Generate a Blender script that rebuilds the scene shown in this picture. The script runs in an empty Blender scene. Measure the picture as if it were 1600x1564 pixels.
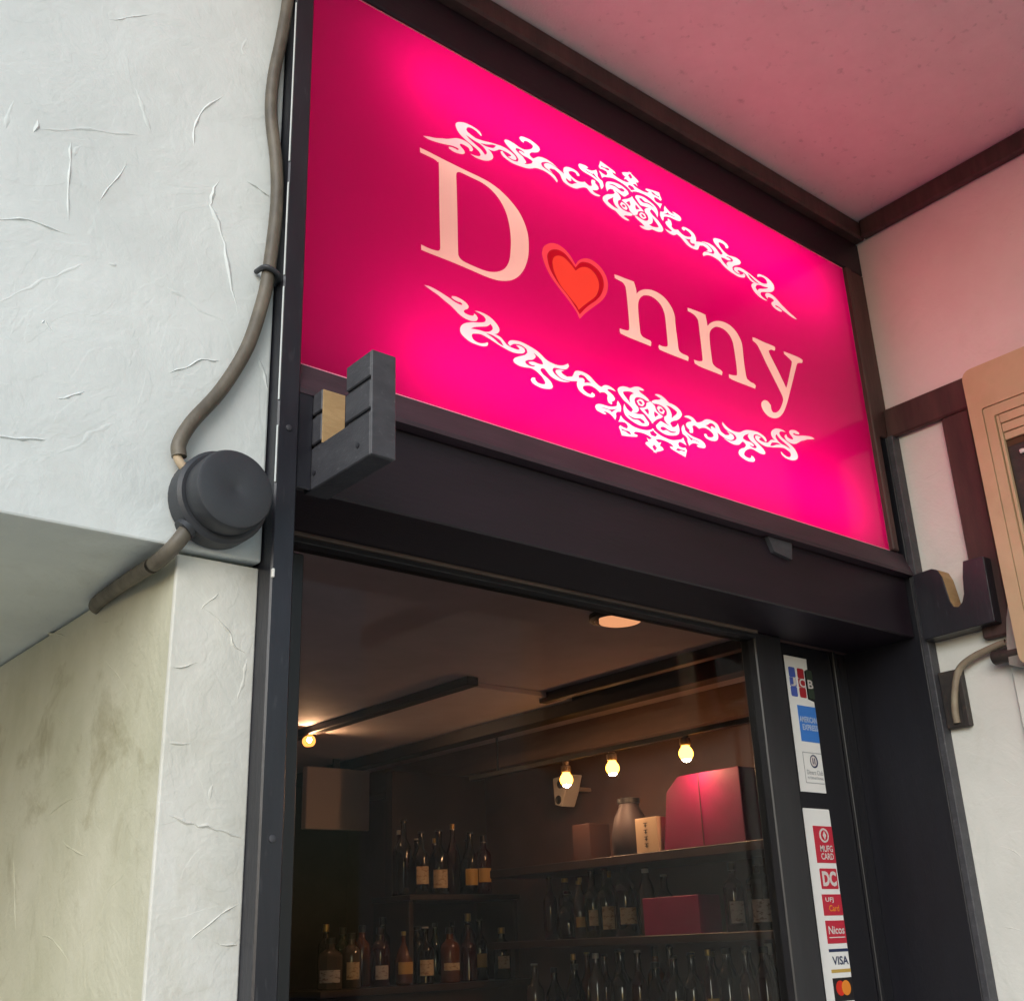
import bpy, bmesh, math, random
import numpy as np
from mathutils import Vector, Matrix, geometry

random.seed(7)
scene = bpy.context.scene
COL = scene.collection

# ------------------------------------------------------------------ camera
cam_data = bpy.data.cameras.new('camera')
cam = bpy.data.objects.new('camera', cam_data)
COL.objects.link(cam)
cam_data.sensor_fit = 'HORIZONTAL'
cam_data.sensor_width = 36.0
cam_data.lens = 1764.457 / 1600.0 * 36.0
cam_data.clip_start = 0.01
cam_data.clip_end = 500.0
RIGHT = Vector((0.771305, -0.635457, -0.035819))
DOWN = Vector((0.207233, 0.303951, -0.929875))
FWD = Vector((0.601783, 0.709795, 0.366127))
M = Matrix.Identity(4)
for i in range(3):
    M[i][0] = RIGHT[i]; M[i][1] = -DOWN[i]; M[i][2] = -FWD[i]
M[0][3], M[1][3], M[2][3] = 0.0, -1.0, 1.5
cam.matrix_world = M
scene.camera = cam

# ------------------------------------------------------------------ sky, sun, exposure
SUN_DIR = Vector((1.25, 1.0, -0.78)).normalized()      # direction the light travels
world = bpy.data.worlds.new('World')
scene.world = world
world.use_nodes = True
wn = world.node_tree.nodes
wl = world.node_tree.links
wn.clear()
w_out = wn.new('ShaderNodeOutputWorld')
w_bg = wn.new('ShaderNodeBackground')
w_sky = wn.new('ShaderNodeTexSky')
w_sky.sky_type = 'NISHITA'
w_sky.sun_disc = False
w_sky.sun_elevation = math.asin(-SUN_DIR.z)
w_sky.sun_rotation = math.atan2(-SUN_DIR.x, -SUN_DIR.y) % (2 * math.pi)
w_sky.air_density = 1.6
w_sky.dust_density = 0.8
w_sky.ozone_density = 3.0
w_bg.inputs['Strength'].default_value = 0.10
wl.new(w_sky.outputs['Color'], w_bg.inputs['Color'])
wl.new(w_bg.outputs['Background'], w_out.inputs['Surface'])

sun_data = bpy.data.lights.new('sun', 'SUN')
sun_data.energy = 1.0
sun_data.angle = math.radians(45)
sun_data.color = (1.0, 0.995, 0.985)
sun = bpy.data.objects.new('sun', sun_data)
COL.objects.link(sun)
sun.rotation_euler = SUN_DIR.to_track_quat('-Z', 'Y').to_euler()

scene.view_settings.view_transform = 'Standard'
scene.view_settings.look = 'None'
scene.view_settings.gamma = 1.0
scene.view_settings.use_curve_mapping = False
scene.view_settings.exposure = 0.9
scene.cycles.max_bounces = 10
scene.cycles.diffuse_bounces = 5
scene.cycles.transmission_bounces = 6
scene.cycles.transparent_max_bounces = 12
scene.cycles.use_denoising = True
scene.cycles.sample_clamp_indirect = 6.0
scene.cycles.caustics_reflective = False
scene.cycles.caustics_refractive = False

# ------------------------------------------------------------------ materials
def _new(name):
    m = bpy.data.materials.new(name)
    m.use_nodes = True
    m.node_tree.nodes.clear()
    return m, m.node_tree.nodes, m.node_tree.links

def _coords(n, l, scale):
    tc = n.new('ShaderNodeTexCoord')
    mp = n.new('ShaderNodeMapping')
    mp.inputs['Scale'].default_value = scale
    l.new(tc.outputs['Object'], mp.inputs['Vector'])
    return mp

def surface(name, col, col2=None, rough=0.6, noise=12.0, stretch=(1, 1, 1), bump=0.0, bump_scale=60.0,
            spots=0.0, spot_col=(0.05, 0.04, 0.035), spot_scale=30.0, detail=6.0, metal=0.0, spec=0.5, lo=0.35, hi=0.7):
    m, n, l = _new(name)
    out = n.new('ShaderNodeOutputMaterial')
    b = n.new('ShaderNodeBsdfPrincipled')
    l.new(b.outputs[0], out.inputs[0])
    b.inputs['Roughness'].default_value = rough
    b.inputs['Metallic'].default_value = metal
    b.inputs['Specular IOR Level'].default_value = spec
    col2 = col2 or tuple(c * 0.8 for c in col)
    mp = _coords(n, l, stretch)
    nz = n.new('ShaderNodeTexNoise')
    nz.inputs['Scale'].default_value = noise
    nz.inputs['Detail'].default_value = detail
    nz.inputs['Roughness'].default_value = 0.62
    l.new(mp.outputs[0], nz.inputs['Vector'])
    cr = n.new('ShaderNodeValToRGB')
    cr.color_ramp.elements[0].position = lo
    cr.color_ramp.elements[1].position = hi
    cr.color_ramp.elements[0].color = (*col2, 1)
    cr.color_ramp.elements[1].color = (*col, 1)
    l.new(nz.outputs['Fac'], cr.inputs[0])
    src = cr.outputs[0]
    if spots > 0:
        nz2 = n.new('ShaderNodeTexNoise')
        nz2.inputs['Scale'].default_value = spot_scale
        nz2.inputs['Detail'].default_value = 4.0
        l.new(mp.outputs[0], nz2.inputs['Vector'])
        c2 = n.new('ShaderNodeValToRGB')
        c2.color_ramp.elements[0].position = 0.62
        c2.color_ramp.elements[1].position = 0.78
        c2.color_ramp.elements[0].color = (0, 0, 0, 1)
        c2.color_ramp.elements[1].color = (spots, spots, spots, 1)
        l.new(nz2.outputs['Fac'], c2.inputs[0])
        mx = n.new('ShaderNodeMix')
        mx.data_type = 'RGBA'
        l.new(c2.outputs[0], mx.inputs[0])
        l.new(src, mx.inputs[6])
        mx.inputs[7].default_value = (*spot_col, 1)
        src = mx.outputs[2]
    l.new(src, b.inputs['Base Color'])
    if bump > 0:
        nb = n.new('ShaderNodeTexNoise')
        nb.inputs['Scale'].default_value = bump_scale
        nb.inputs['Detail'].default_value = 8.0
        nb.inputs['Roughness'].default_value = 0.6
        l.new(mp.outputs[0], nb.inputs['Vector'])
        bp = n.new('ShaderNodeBump')
        bp.inputs['Strength'].default_value = bump
        bp.inputs['Distance'].default_value = 0.004
        l.new(nb.outputs['Fac'], bp.inputs['Height'])
        l.new(bp.outputs[0], b.inputs['Normal'])
    return m

def plaster(name, col, col2, grime=(0.32, 0.29, 0.2), grime_amt=0.0, bump=0.5):
    """trowelled white plaster: broad tonal drift, faint grime patches, fine pits and soft trowel waves"""
    m, n, l = _new(name)
    out = n.new('ShaderNodeOutputMaterial')
    b = n.new('ShaderNodeBsdfPrincipled')
    l.new(b.outputs[0], out.inputs[0])
    b.inputs['Roughness'].default_value = 0.62
    b.inputs['Specular IOR Level'].default_value = 0.35
    mp = _coords(n, l, (1, 1, 1))
    def noise(s, d, r=0.6, dist=0.0):
        t = n.new('ShaderNodeTexNoise')
        t.inputs['Scale'].default_value = s
        t.inputs['Detail'].default_value = d
        t.inputs['Roughness'].default_value = r
        t.inputs['Distortion'].default_value = dist
        l.new(mp.outputs[0], t.inputs['Vector'])
        return t.outputs['Fac']
    def ramp(src, p0, c0, p1, c1):
        r = n.new('ShaderNodeValToRGB')
        r.color_ramp.elements[0].position = p0
        r.color_ramp.elements[1].position = p1
        r.color_ramp.elements[0].color = c0
        r.color_ramp.elements[1].color = c1
        l.new(src, r.inputs[0])
        return r.outputs[0]
    base = ramp(noise(5, 5), 0.35, (*col2, 1), 0.65, (*col, 1))
    gm = ramp(noise(9, 7, 0.68, 0.6), 0.55, (0, 0, 0, 1), 0.8, (grime_amt, grime_amt, grime_amt, 1))
    mx = n.new('ShaderNodeMix'); mx.data_type = 'RGBA'
    l.new(gm, mx.inputs[0]); l.new(base, mx.inputs[6]); mx.inputs[7].default_value = (*grime, 1)
    sp = ramp(noise(75, 3), 0.70, (0, 0, 0, 1), 0.80, (0.5, 0.5, 0.5, 1))
    sel = ramp(noise(7, 2), 0.55, (0, 0, 0, 1), 0.7, (1, 1, 1, 1))
    ml = n.new('ShaderNodeMath'); ml.operation = 'MULTIPLY'
    l.new(sp, ml.inputs[0]); l.new(sel, ml.inputs[1])
    mx2 = n.new('ShaderNodeMix'); mx2.data_type = 'RGBA'
    l.new(ml.outputs[0], mx2.inputs[0]); l.new(mx.outputs[2], mx2.inputs[6])
    mx2.inputs[7].default_value = (0.34, 0.32, 0.27, 1)
    l.new(mx2.outputs[2], b.inputs['Base Color'])
    h1 = noise(130, 6, 0.65)
    h2 = noise(14, 4, 0.55, 1.2)
    h3 = noise(38, 5, 0.6, 0.8)
    a1 = n.new('ShaderNodeMath'); a1.operation = 'MULTIPLY_ADD'
    l.new(h1, a1.inputs[0]); a1.inputs[1].default_value = 0.26; l.new(h2, a1.inputs[2])
    a2 = n.new('ShaderNodeMath'); a2.operation = 'MULTIPLY_ADD'
    l.new(h3, a2.inputs[0]); a2.inputs[1].default_value = 0.35; l.new(a1.outputs[0], a2.inputs[2])
    lay = ramp(noise(4.5, 4, 0.5, 1.8), 0.485, (0, 0, 0, 1), 0.505, (1, 1, 1, 1))
    lay2 = ramp(noise(8.5, 3, 0.5, 2.4), 0.54, (0, 0, 0, 1), 0.565, (1, 1, 1, 1))
    a3 = n.new('ShaderNodeMath'); a3.operation = 'MULTIPLY_ADD'
    l.new(lay, a3.inputs[0]); a3.inputs[1].default_value = 0.10; l.new(a2.outputs[0], a3.inputs[2])
    a4 = n.new('ShaderNodeMath'); a4.operation = 'MULTIPLY_ADD'
    l.new(lay2, a4.inputs[0]); a4.inputs[1].default_value = 0.08; l.new(a3.outputs[0], a4.inputs[2])
    a2 = a4
    bp = n.new('ShaderNodeBump')
    bp.inputs['Strength'].default_value = bump
    bp.inputs['Distance'].default_value = 0.006
    l.new(a2.outputs[0], bp.inputs['Height'])
    l.new(bp.outputs[0], b.inputs['Normal'])
    return m

def plain(name, col, rough=0.5, metal=0.0, spec=0.5):
    m, n, l = _new(name)
    out = n.new('ShaderNodeOutputMaterial')
    b = n.new('ShaderNodeBsdfPrincipled')
    b.inputs['Base Color'].default_value = (*col, 1)
    b.inputs['Roughness'].default_value = rough
    b.inputs['Metallic'].default_value = metal
    b.inputs['Specular IOR Level'].default_value = spec
    l.new(b.outputs[0], out.inputs[0])
    return m

def emit(name, col, strength):
    m, n, l = _new(name)
    out = n.new('ShaderNodeOutputMaterial')
    e = n.new('ShaderNodeEmission')
    e.inputs['Color'].default_value = (*col, 1)
    e.inputs['Strength'].default_value = strength
    l.new(e.outputs[0], out.inputs[0])
    return m

def acrylic(name, trans, refl, gloss=0.05):
    """backlit translucent print: lets the tubes behind it glow through, reflects a little daylight"""
    m, n, l = _new(name)
    out = n.new('ShaderNodeOutputMaterial')
    d = n.new('ShaderNodeBsdfDiffuse'); d.inputs['Color'].default_value = (*refl, 1)
    t = n.new('ShaderNodeBsdfTranslucent'); t.inputs['Color'].default_value = (*trans, 1)
    a = n.new('ShaderNodeAddShader')
    l.new(d.outputs[0], a.inputs[0]); l.new(t.outputs[0], a.inputs[1])
    g = n.new('ShaderNodeBsdfGlossy'); g.inputs['Roughness'].default_value = 0.16
    fr = n.new('ShaderNodeFresnel'); fr.inputs['IOR'].default_value = 1.35
    mx = n.new('ShaderNodeMixShader')
    l.new(fr.outputs[0], mx.inputs[0]); l.new(a.outputs[0], mx.inputs[1]); l.new(g.outputs[0], mx.inputs[2])
    l.new(mx.outputs[0], out.inputs[0])
    return m

def window_glass(name, tint=(0.92, 0.93, 0.92)):
    m, n, l = _new(name)
    out = n.new('ShaderNodeOutputMaterial')
    t = n.new('ShaderNodeBsdfTransparent'); t.inputs['Color'].default_value = (*tint, 1)
    g = n.new('ShaderNodeBsdfGlossy'); g.inputs['Roughness'].default_value = 0.015
    fr = n.new('ShaderNodeFresnel'); fr.inputs['IOR'].default_value = 1.165
    mx = n.new('ShaderNodeMixShader')
    l.new(fr.outputs[0], mx.inputs[0]); l.new(t.outputs[0], mx.inputs[1]); l.new(g.outputs[0], mx.inputs[2])
    l.new(mx.outputs[0], out.inputs[0])
    return m

MAT = {
    'wall': plaster('white_plaster', (0.78, 0.82, 0.81), (0.69, 0.73, 0.72), grime_amt=0.16, bump=0.25),
    'pillar': plaster('pillar_plaster', (0.78, 0.77, 0.72), (0.66, 0.65, 0.58), grime=(0.36, 0.31, 0.17), grime_amt=0.35, bump=0.32),
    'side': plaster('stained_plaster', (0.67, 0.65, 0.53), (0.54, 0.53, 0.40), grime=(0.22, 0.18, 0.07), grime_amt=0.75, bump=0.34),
    'pinkspill': plaster('pink_spill_plaster', (0.90, 0.79, 0.79), (0.84, 0.72, 0.72), grime_amt=0.12, bump=0.2),  # pink of the sign's spill put into the plaster colour
    'rwall': plaster('porch_plaster', (0.83, 0.83, 0.79), (0.76, 0.76, 0.72), grime_amt=0.15, bump=0.25),
    'ceil': surface('pink_spill_ceiling', (0.92, 0.73, 0.72), (0.87, 0.68, 0.67), rough=0.8, noise=22, bump=0.25, bump_scale=260, spots=0.4, spot_col=(0.35, 0.27, 0.24), spot_scale=70),  # extra pink from the sign is mixed into the ceiling colour
    'black': surface('black_wood', (0.024, 0.024, 0.032), (0.015, 0.015, 0.021), rough=0.33, noise=9, stretch=(3, 3, 0.6), bump=0.12, bump_scale=70, spots=0.3, spot_col=(0.11, 0.11, 0.12), spot_scale=55),
    'black_glare': surface('black_wood_glare', (0.013, 0.0055, 0.012), (0.008, 0.0035, 0.008), rough=0.5, noise=9, stretch=(0.6, 4, 4), bump=0.10, bump_scale=70),  # purple tint puts the sign's glare into the black paint
    'jet': surface('jet_wood', (0.007, 0.007, 0.013), (0.004, 0.004, 0.008), rough=0.5, noise=9, stretch=(3, 3, 0.6), bump=0.1, bump_scale=70),
    'sill': surface('pink_lit_rail', (0.058, 0.034, 0.046), (0.036, 0.022, 0.030), rough=0.55, noise=14, stretch=(0.6, 4, 4), bump=0.12, bump_scale=90),  # lighter purplish tone carries the sign's pink light in the rail colour
    'brkt': surface('worn_black_wood', (0.066, 0.066, 0.076), (0.042, 0.042, 0.050), rough=0.55, noise=30, stretch=(1, 1, 2), bump=0.18, bump_scale=150, spots=0.35, spot_col=(0.2, 0.2, 0.21), spot_scale=120),
    'brown': surface('dark_brown_timber', (0.095, 0.048, 0.042), (0.050, 0.026, 0.024), rough=0.6, noise=14, stretch=(3, 3, 0.5), bump=0.2, bump_scale=60),
    'raw': surface('raw_wood', (0.50, 0.34, 0.17), (0.38, 0.24, 0.11), rough=0.75, noise=26, stretch=(1, 1, 3), bump=0.2, bump_scale=120),
    'rubber': surface('black_plastic', (0.042, 0.045, 0.052), (0.034, 0.036, 0.042), rough=0.48, noise=20, bump=0.08, bump_scale=200),
    'cable': surface('grey_cable', (0.17, 0.145, 0.11), (0.085, 0.072, 0.055), rough=0.5, noise=40, stretch=(1, 1, 0.6), bump=0.15, bump_scale=120),
    'cable2': surface('beige_cable', (0.34, 0.28, 0.20), (0.24, 0.19, 0.14), rough=0.55, noise=40),
    'unit': surface('yellowed_plastic', (0.66, 0.49, 0.31), (0.56, 0.40, 0.24), rough=0.55, noise=9, bump=0.05, bump_scale=250, spots=0.3, spot_col=(0.35, 0.24, 0.13), spot_scale=18),
    'groove': plain('brown_gap', (0.10, 0.045, 0.02), 0.8),
    'grey': surface('grey_casing', (0.40, 0.37, 0.33), (0.30, 0.28, 0.25), rough=0.6, noise=18),
    'rust': surface('rusty_plate', (0.055, 0.042, 0.036), (0.025, 0.022, 0.022), rough=0.6, noise=35, bump=0.3, bump_scale=140, spots=0.5, spot_col=(0.16, 0.09, 0.05), spot_scale=60),
    'white': plain('white_plastic', (0.75, 0.75, 0.72), 0.4),
    'strip': plain('sticker_white', (0.80, 0.80, 0.79), 0.35),
    'ground': surface('paving', (0.30, 0.29, 0.27), (0.22, 0.21, 0.20), rough=0.85, noise=6, bump=0.3),
    'stile': surface('dark_door_frame', (0.018, 0.018, 0.022), (0.012, 0.012, 0.015), rough=0.38, noise=12, stretch=(3, 3, 0.4), bump=0.05),
    'panel_dark': plain('dark_glass_panel', (0.013, 0.013, 0.017), 0.25),
    'trim': surface('bronze_trim', (0.17, 0.12, 0.09), (0.11, 0.08, 0.065), rough=0.4, noise=20, stretch=(0.5, 3, 3)),
    'glass': window_glass('door_glass'),
    'pink': acrylic('magenta_print', (0.62, 0.0, 0.098), (0.055, 0.001, 0.020)),
    'peach': acrylic('peach_print', (0.99, 0.55, 0.46), (0.07, 0.035, 0.03)),
    'blush': acrylic('blush_print', (0.78, 0.46, 0.47), (0.07, 0.035, 0.03)),
    'hred': acrylic('orange_red_print', (0.95, 0.055, 0.032), (0.07, 0.01, 0.007)),
    'hring': acrylic('coral_print', (0.95, 0.06, 0.085), (0.07, 0.01, 0.012)),
    'hgap': acrylic('deep_red_print', (0.52, 0.001, 0.013), (0.05, 0.003, 0.005)),
    'edge': acrylic('acrylic_edge', (0.9, 0.35, 0.5), (0.6, 0.3, 0.38)),
    'casewhite': plain('lightbox_lining', (0.66, 0.66, 0.66), 0.7),
    'tube': emit('fluorescent_tube', (1.0, 0.96, 0.93), 6.2),
    # interior
    'iceil': surface('bar_ceiling', (0.56, 0.50, 0.56), (0.49, 0.44, 0.49), rough=0.8, noise=8),
    'iwall': surface('bar_wall', (0.13, 0.072, 0.062), (0.085, 0.048, 0.042), rough=0.75, noise=5, bump=0.2, bump_scale=40),
    'ibatten': surface('bar_batten', (0.22, 0.15, 0.13), (0.16, 0.11, 0.10), rough=0.7, noise=9, stretch=(3, 0.5, 3)),
    'ipart': surface('dark_partition', (0.055, 0.036, 0.036), (0.036, 0.025, 0.026), rough=0.6, noise=8),
    'ibeam': surface('bar_beam', (0.035, 0.022, 0.020), (0.020, 0.014, 0.013), rough=0.5, noise=12, stretch=(3, 0.5, 3)),
    'shelf': surface('shelf_wood', (0.045, 0.026, 0.020), (0.028, 0.017, 0.014), rough=0.45, noise=10, stretch=(3, 0.5, 3)),
    'ipale': plain('pale_bar_wall', (0.60, 0.58, 0.60), 0.8),
    'ipanel': surface('pale_ceiling_panel', (0.80, 0.71, 0.71), (0.72, 0.63, 0.63), rough=0.7, noise=7),
    'ifloor': plain('bar_floor', (0.62, 0.62, 0.64), 0.6),
    'redbox': surface('crimson_card', (0.27, 0.005, 0.080), (0.21, 0.004, 0.062), rough=0.55, noise=12),
    'creambox': plain('cream_card', (0.55, 0.42, 0.28), 0.6),
    'brownbox': plain('brown_card', (0.055, 0.022, 0.016), 0.6),
    'ink': plain('black_ink', (0.02, 0.02, 0.02), 0.6),
    'glassdark': plain('dark_bottle_glass', (0.008, 0.007, 0.006), 0.08, spec=0.8),
    'glassamber': plain('amber_bottle_glass', (0.13, 0.035, 0.006), 0.08, spec=0.8),
    'glassred': plain('red_bottle_glass', (0.035, 0.006, 0.006), 0.08, spec=0.8),
    'glassgreen': plain('green_bottle_glass', (0.012, 0.028, 0.012), 0.08, spec=0.8),
    'glassclear': plain('clear_bottle_glass', (0.09, 0.07, 0.06), 0.08, spec=0.8),
    'labelcream': surface('cream_paper', (0.62, 0.48, 0.30), (0.30, 0.18, 0.09), rough=0.6, noise=55, stretch=(1, 1, 2.2), lo=0.38, hi=0.5),
    'labelwhite': surface('white_paper', (0.55, 0.50, 0.46), (0.26, 0.20, 0.18), rough=0.6, noise=60, stretch=(1, 1, 2.2), lo=0.38, hi=0.48),
    'labelgold': plain('gold_paper', (0.60, 0.36, 0.08), 0.45),
    'capgold': plain('gold_foil', (0.55, 0.38, 0.12), 0.3, metal=0.8),
    'capblack': plain('black_cap', (0.015, 0.015, 0.015), 0.35),
    'capwhite': plain('white_cap', (0.5, 0.47, 0.42), 0.4),
    'bulb': emit('warm_bulb', (1.0, 0.55, 0.31), 330.0),
    'amber': emit('amber_halo_glow', (1.0, 0.38, 0.040), 9.0),  # glowing shell that imitates an amber halo around the bright core
    'spotbulb': emit('spot_bulb', (1.0, 0.55, 0.28), 520.0),
    'downlight': emit('dim_downlight', (1.0, 0.42, 0.20), 0.55),
    'spotring': emit('glowing_ring', (1.0, 0.30, 0.06), 1.6),
    'screen': plain('glossy_cream_screen', (0.80, 0.68, 0.62), 0.08),
    'lampmetal': plain('lamp_socket', (0.30, 0.22, 0.17), 0.4),
}
PRINT = {}
def ink(name, col, rough=0.4):
    if name not in PRINT:
        PRINT[name] = plain('print_' + name, col, rough)
    return PRINT[name]

# ------------------------------------------------------------------ builders
def wloc(o):
    p = Vector((0, 0, 0))
    while o is not None:
        p += o.location
        o = o.parent
    return p

def tag(o, label, cat, group=None):
    o['label'] = label
    o['category'] = cat
    if group:
        o['group'] = group
    return o

def thing(name, label, cat, loc, group=None):
    o = bpy.data.objects.new(name, None)
    o.empty_display_size = 0.05
    COL.objects.link(o)
    o.location = loc
    return tag(o, label, cat, group)

def link(name, mesh, mat, parent=None):
    """world-space mesh -> object, origin at the parent's origin"""
    o = bpy.data.objects.new(name, mesh)
    COL.objects.link(o)
    if parent is not None:
        mesh.transform(Matrix.Translation(-wloc(parent)))
        o.parent = parent
    if mat is not None:
        mesh.materials.append(MAT[mat] if isinstance(mat, str) else mat)
    return o

def structure(name, mesh, mat):
    o = link(name, mesh, mat)
    o['kind'] = 'structure'
    return o

def bm_mesh(bm, name='mesh', smooth=None):
    bmesh.ops.recalc_face_normals(bm, faces=bm.faces)
    me = bpy.data.meshes.new(name)
    bm.to_mesh(me)
    bm.free()
    if smooth is not None:
        for p in me.polygons:
            p.use_smooth = True
        if smooth:
            me.set_sharp_from_angle(angle=math.radians(smooth))
    return me

def bx(bm, x0, x1, y0, y1, z0, z1, bev=0.0, seg=1):
    r = bmesh.ops.create_cube(bm, size=1.0)
    vs = r['verts']
    for v in vs:
        v.co.x = x0 + (v.co.x + 0.5) * (x1 - x0)
        v.co.y = y0 + (v.co.y + 0.5) * (y1 - y0)
        v.co.z = z0 + (v.co.z + 0.5) * (z1 - z0)
    if bev > 0:
        es = list({e for v in vs for e in v.link_edges})
        bmesh.ops.bevel(bm, geom=es, offset=bev, segments=seg, affect='EDGES', profile=0.5)

def box(x0, x1, y0, y1, z0, z1, bev=0.0015, seg=1):
    bm = bmesh.new()
    bx(bm, x0, x1, y0, y1, z0, z1, bev, seg)
    return bm_mesh(bm)

def boxes(lst, bev=0.001):
    bm = bmesh.new()
    for b in lst:
        bx(bm, *b, bev)
    return bm_mesh(bm)

def prism(poly, axis, a0, a1, bev=0.0):
    """2D polygon extruded along an axis: axis 'x' -> poly is (y,z); 'y' -> (x,z); 'z' -> (x,y)"""
    bm = bmesh.new()
    def pt(p, a):
        return {'x': (a, p[0], p[1]), 'y': (p[0], a, p[1]), 'z': (p[0], p[1], a)}[axis]
    v0 = [bm.verts.new(pt(p, a0)) for p in poly]
    v1 = [bm.verts.new(pt(p, a1)) for p in poly]
    bm.faces.new(v0)
    bm.faces.new(v1[::-1])
    k = len(poly)
    for i in range(k):
        bm.faces.new((v0[i], v0[(i + 1) % k], v1[(i + 1) % k], v1[i]))
    if bev > 0:
        bmesh.ops.recalc_face_normals(bm, faces=bm.faces)
        bmesh.ops.bevel(bm, geom=list(bm.edges), offset=bev, segments=1, affect='EDGES')
    return bm_mesh(bm)

def catmull(pts, sub=6):
    P = [Vector(p) for p in pts]
    out = []
    for i in range(len(P) - 1):
        p0 = P[i - 1] if i > 0 else P[i] * 2 - P[i + 1]
        p1, p2 = P[i], P[i + 1]
        p3 = P[i + 2] if i + 2 < len(P) else P[i + 1] * 2 - P[i]
        for s in range(sub):
            t = s / sub
            out.append(0.5 * ((2 * p1) + (p2 - p0) * t + (2 * p0 - 5 * p1 + 4 * p2 - p3) * t * t + (3 * p1 - p0 - 3 * p2 + p3) * t ** 3))
    out.append(P[-1])
    return out

def tube(pts, r, sides=14, sub=8, taper=None):
    c = catmull(pts, sub)
    bm = bmesh.new()
    rings = []
    up = Vector((0, -1, 0))
    for i, p in enumerate(c):
        d = (c[min(i + 1, len(c) - 1)] - c[max(i - 1, 0)]).normalized()
        a = d.cross(up)
        if a.length < 1e-3:
            a = d.cross(Vector((1, 0, 0)))
        a.normalize()
        b = a.cross(d).normalized()
        rr = r if taper is None else r * taper(i / (len(c) - 1))
        rings.append([bm.verts.new(p + a * rr * math.cos(t) + b * rr * math.sin(t)) for t in [2 * math.pi * k / sides for k in range(sides)]])
    for i in range(len(rings) - 1):
        for k in range(sides):
            bm.faces.new((rings[i][k], rings[i][(k + 1) % sides], rings[i + 1][(k + 1) % sides], rings[i + 1][k]))
    bm.faces.new(rings[0][::-1])
    bm.faces.new(rings[-1])
    return bm_mesh(bm, smooth=50)

def lathe(profile, centre, axis='z', sides=20, smooth=40):
    """profile: list of (radius, along)"""
    bm = bmesh.new()
    cx, cy, cz = centre
    rings = []
    for r, h in profile:
        ring = []
        for k in range(sides):
            t = 2 * math.pi * k / sides
            u, v = r * math.cos(t), r * math.sin(t)
            co = {'z': (cx + u, cy + v, cz + h), 'y': (cx + u, cy + h, cz + v), 'x': (cx + h, cy + u, cz + v)}[axis]
            ring.append(bm.verts.new(co))
        rings.append(ring)
    for i in range(len(rings) - 1):
        for k in range(sides):
            bm.faces.new((rings[i][k], rings[i][(k + 1) % sides], rings[i + 1][(k + 1) % sides], rings[i + 1][k]))
    bm.faces.new(rings[0][::-1])
    bm.faces.new(rings[-1])
    return bm_mesh(bm, smooth=smooth)

def ridge(pts, axis, val, w, h):
    """a raised trowel mark: tapered, three-sided bead on a wall plane. axis 'y': pts (x,z) facing -y; 'x': pts (y,z) facing -x"""
    P = catmull([(p[0], p[1], 0) for p in pts], 4)
    bm = bmesh.new()
    rows = []
    n = len(P)
    for i, p in enumerate(P):
        d = (P[min(i + 1, n - 1)] - P[max(i - 1, 0)]).normalized()
        s = Vector((-d.y, d.x, 0))
        t = i / (n - 1)
        k = min(1.0, 5 * t, 5 * (1 - t)) * (0.35 + 0.75 * math.sin(9.1 * t + pts[0][0] * 80) ** 2) + 0.03
        p = p + s * (0.0009 * math.sin(37 * t + i * 2.1 + pts[0][1] * 50) + 0.0006 * math.sin(5 * i + pts[0][0] * 90))
        row = []
        for off, hh in ((-1, -0.3), (-0.15, 1.0), (1, -0.3)):
            q = p + s * off * w * k
            row.append((q.x, q.y, hh * h * k))
        rows.append([bm.verts.new((a, val - c, b) if axis == 'y' else (val - c, a, b)) for a, b, c in row])
    for i in range(n - 1):
        for k in range(2):
            bm.faces.new((rows[i][k], rows[i][k + 1], rows[i + 1][k + 1], rows[i + 1][k]))
    return bm_mesh(bm, smooth=60)

# ------------------------------------------------------------------ ground and the building's plastered walls
structure('ground', box(-40, 40, -40, 40, -0.3, 0.0, 0), 'ground')

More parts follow.
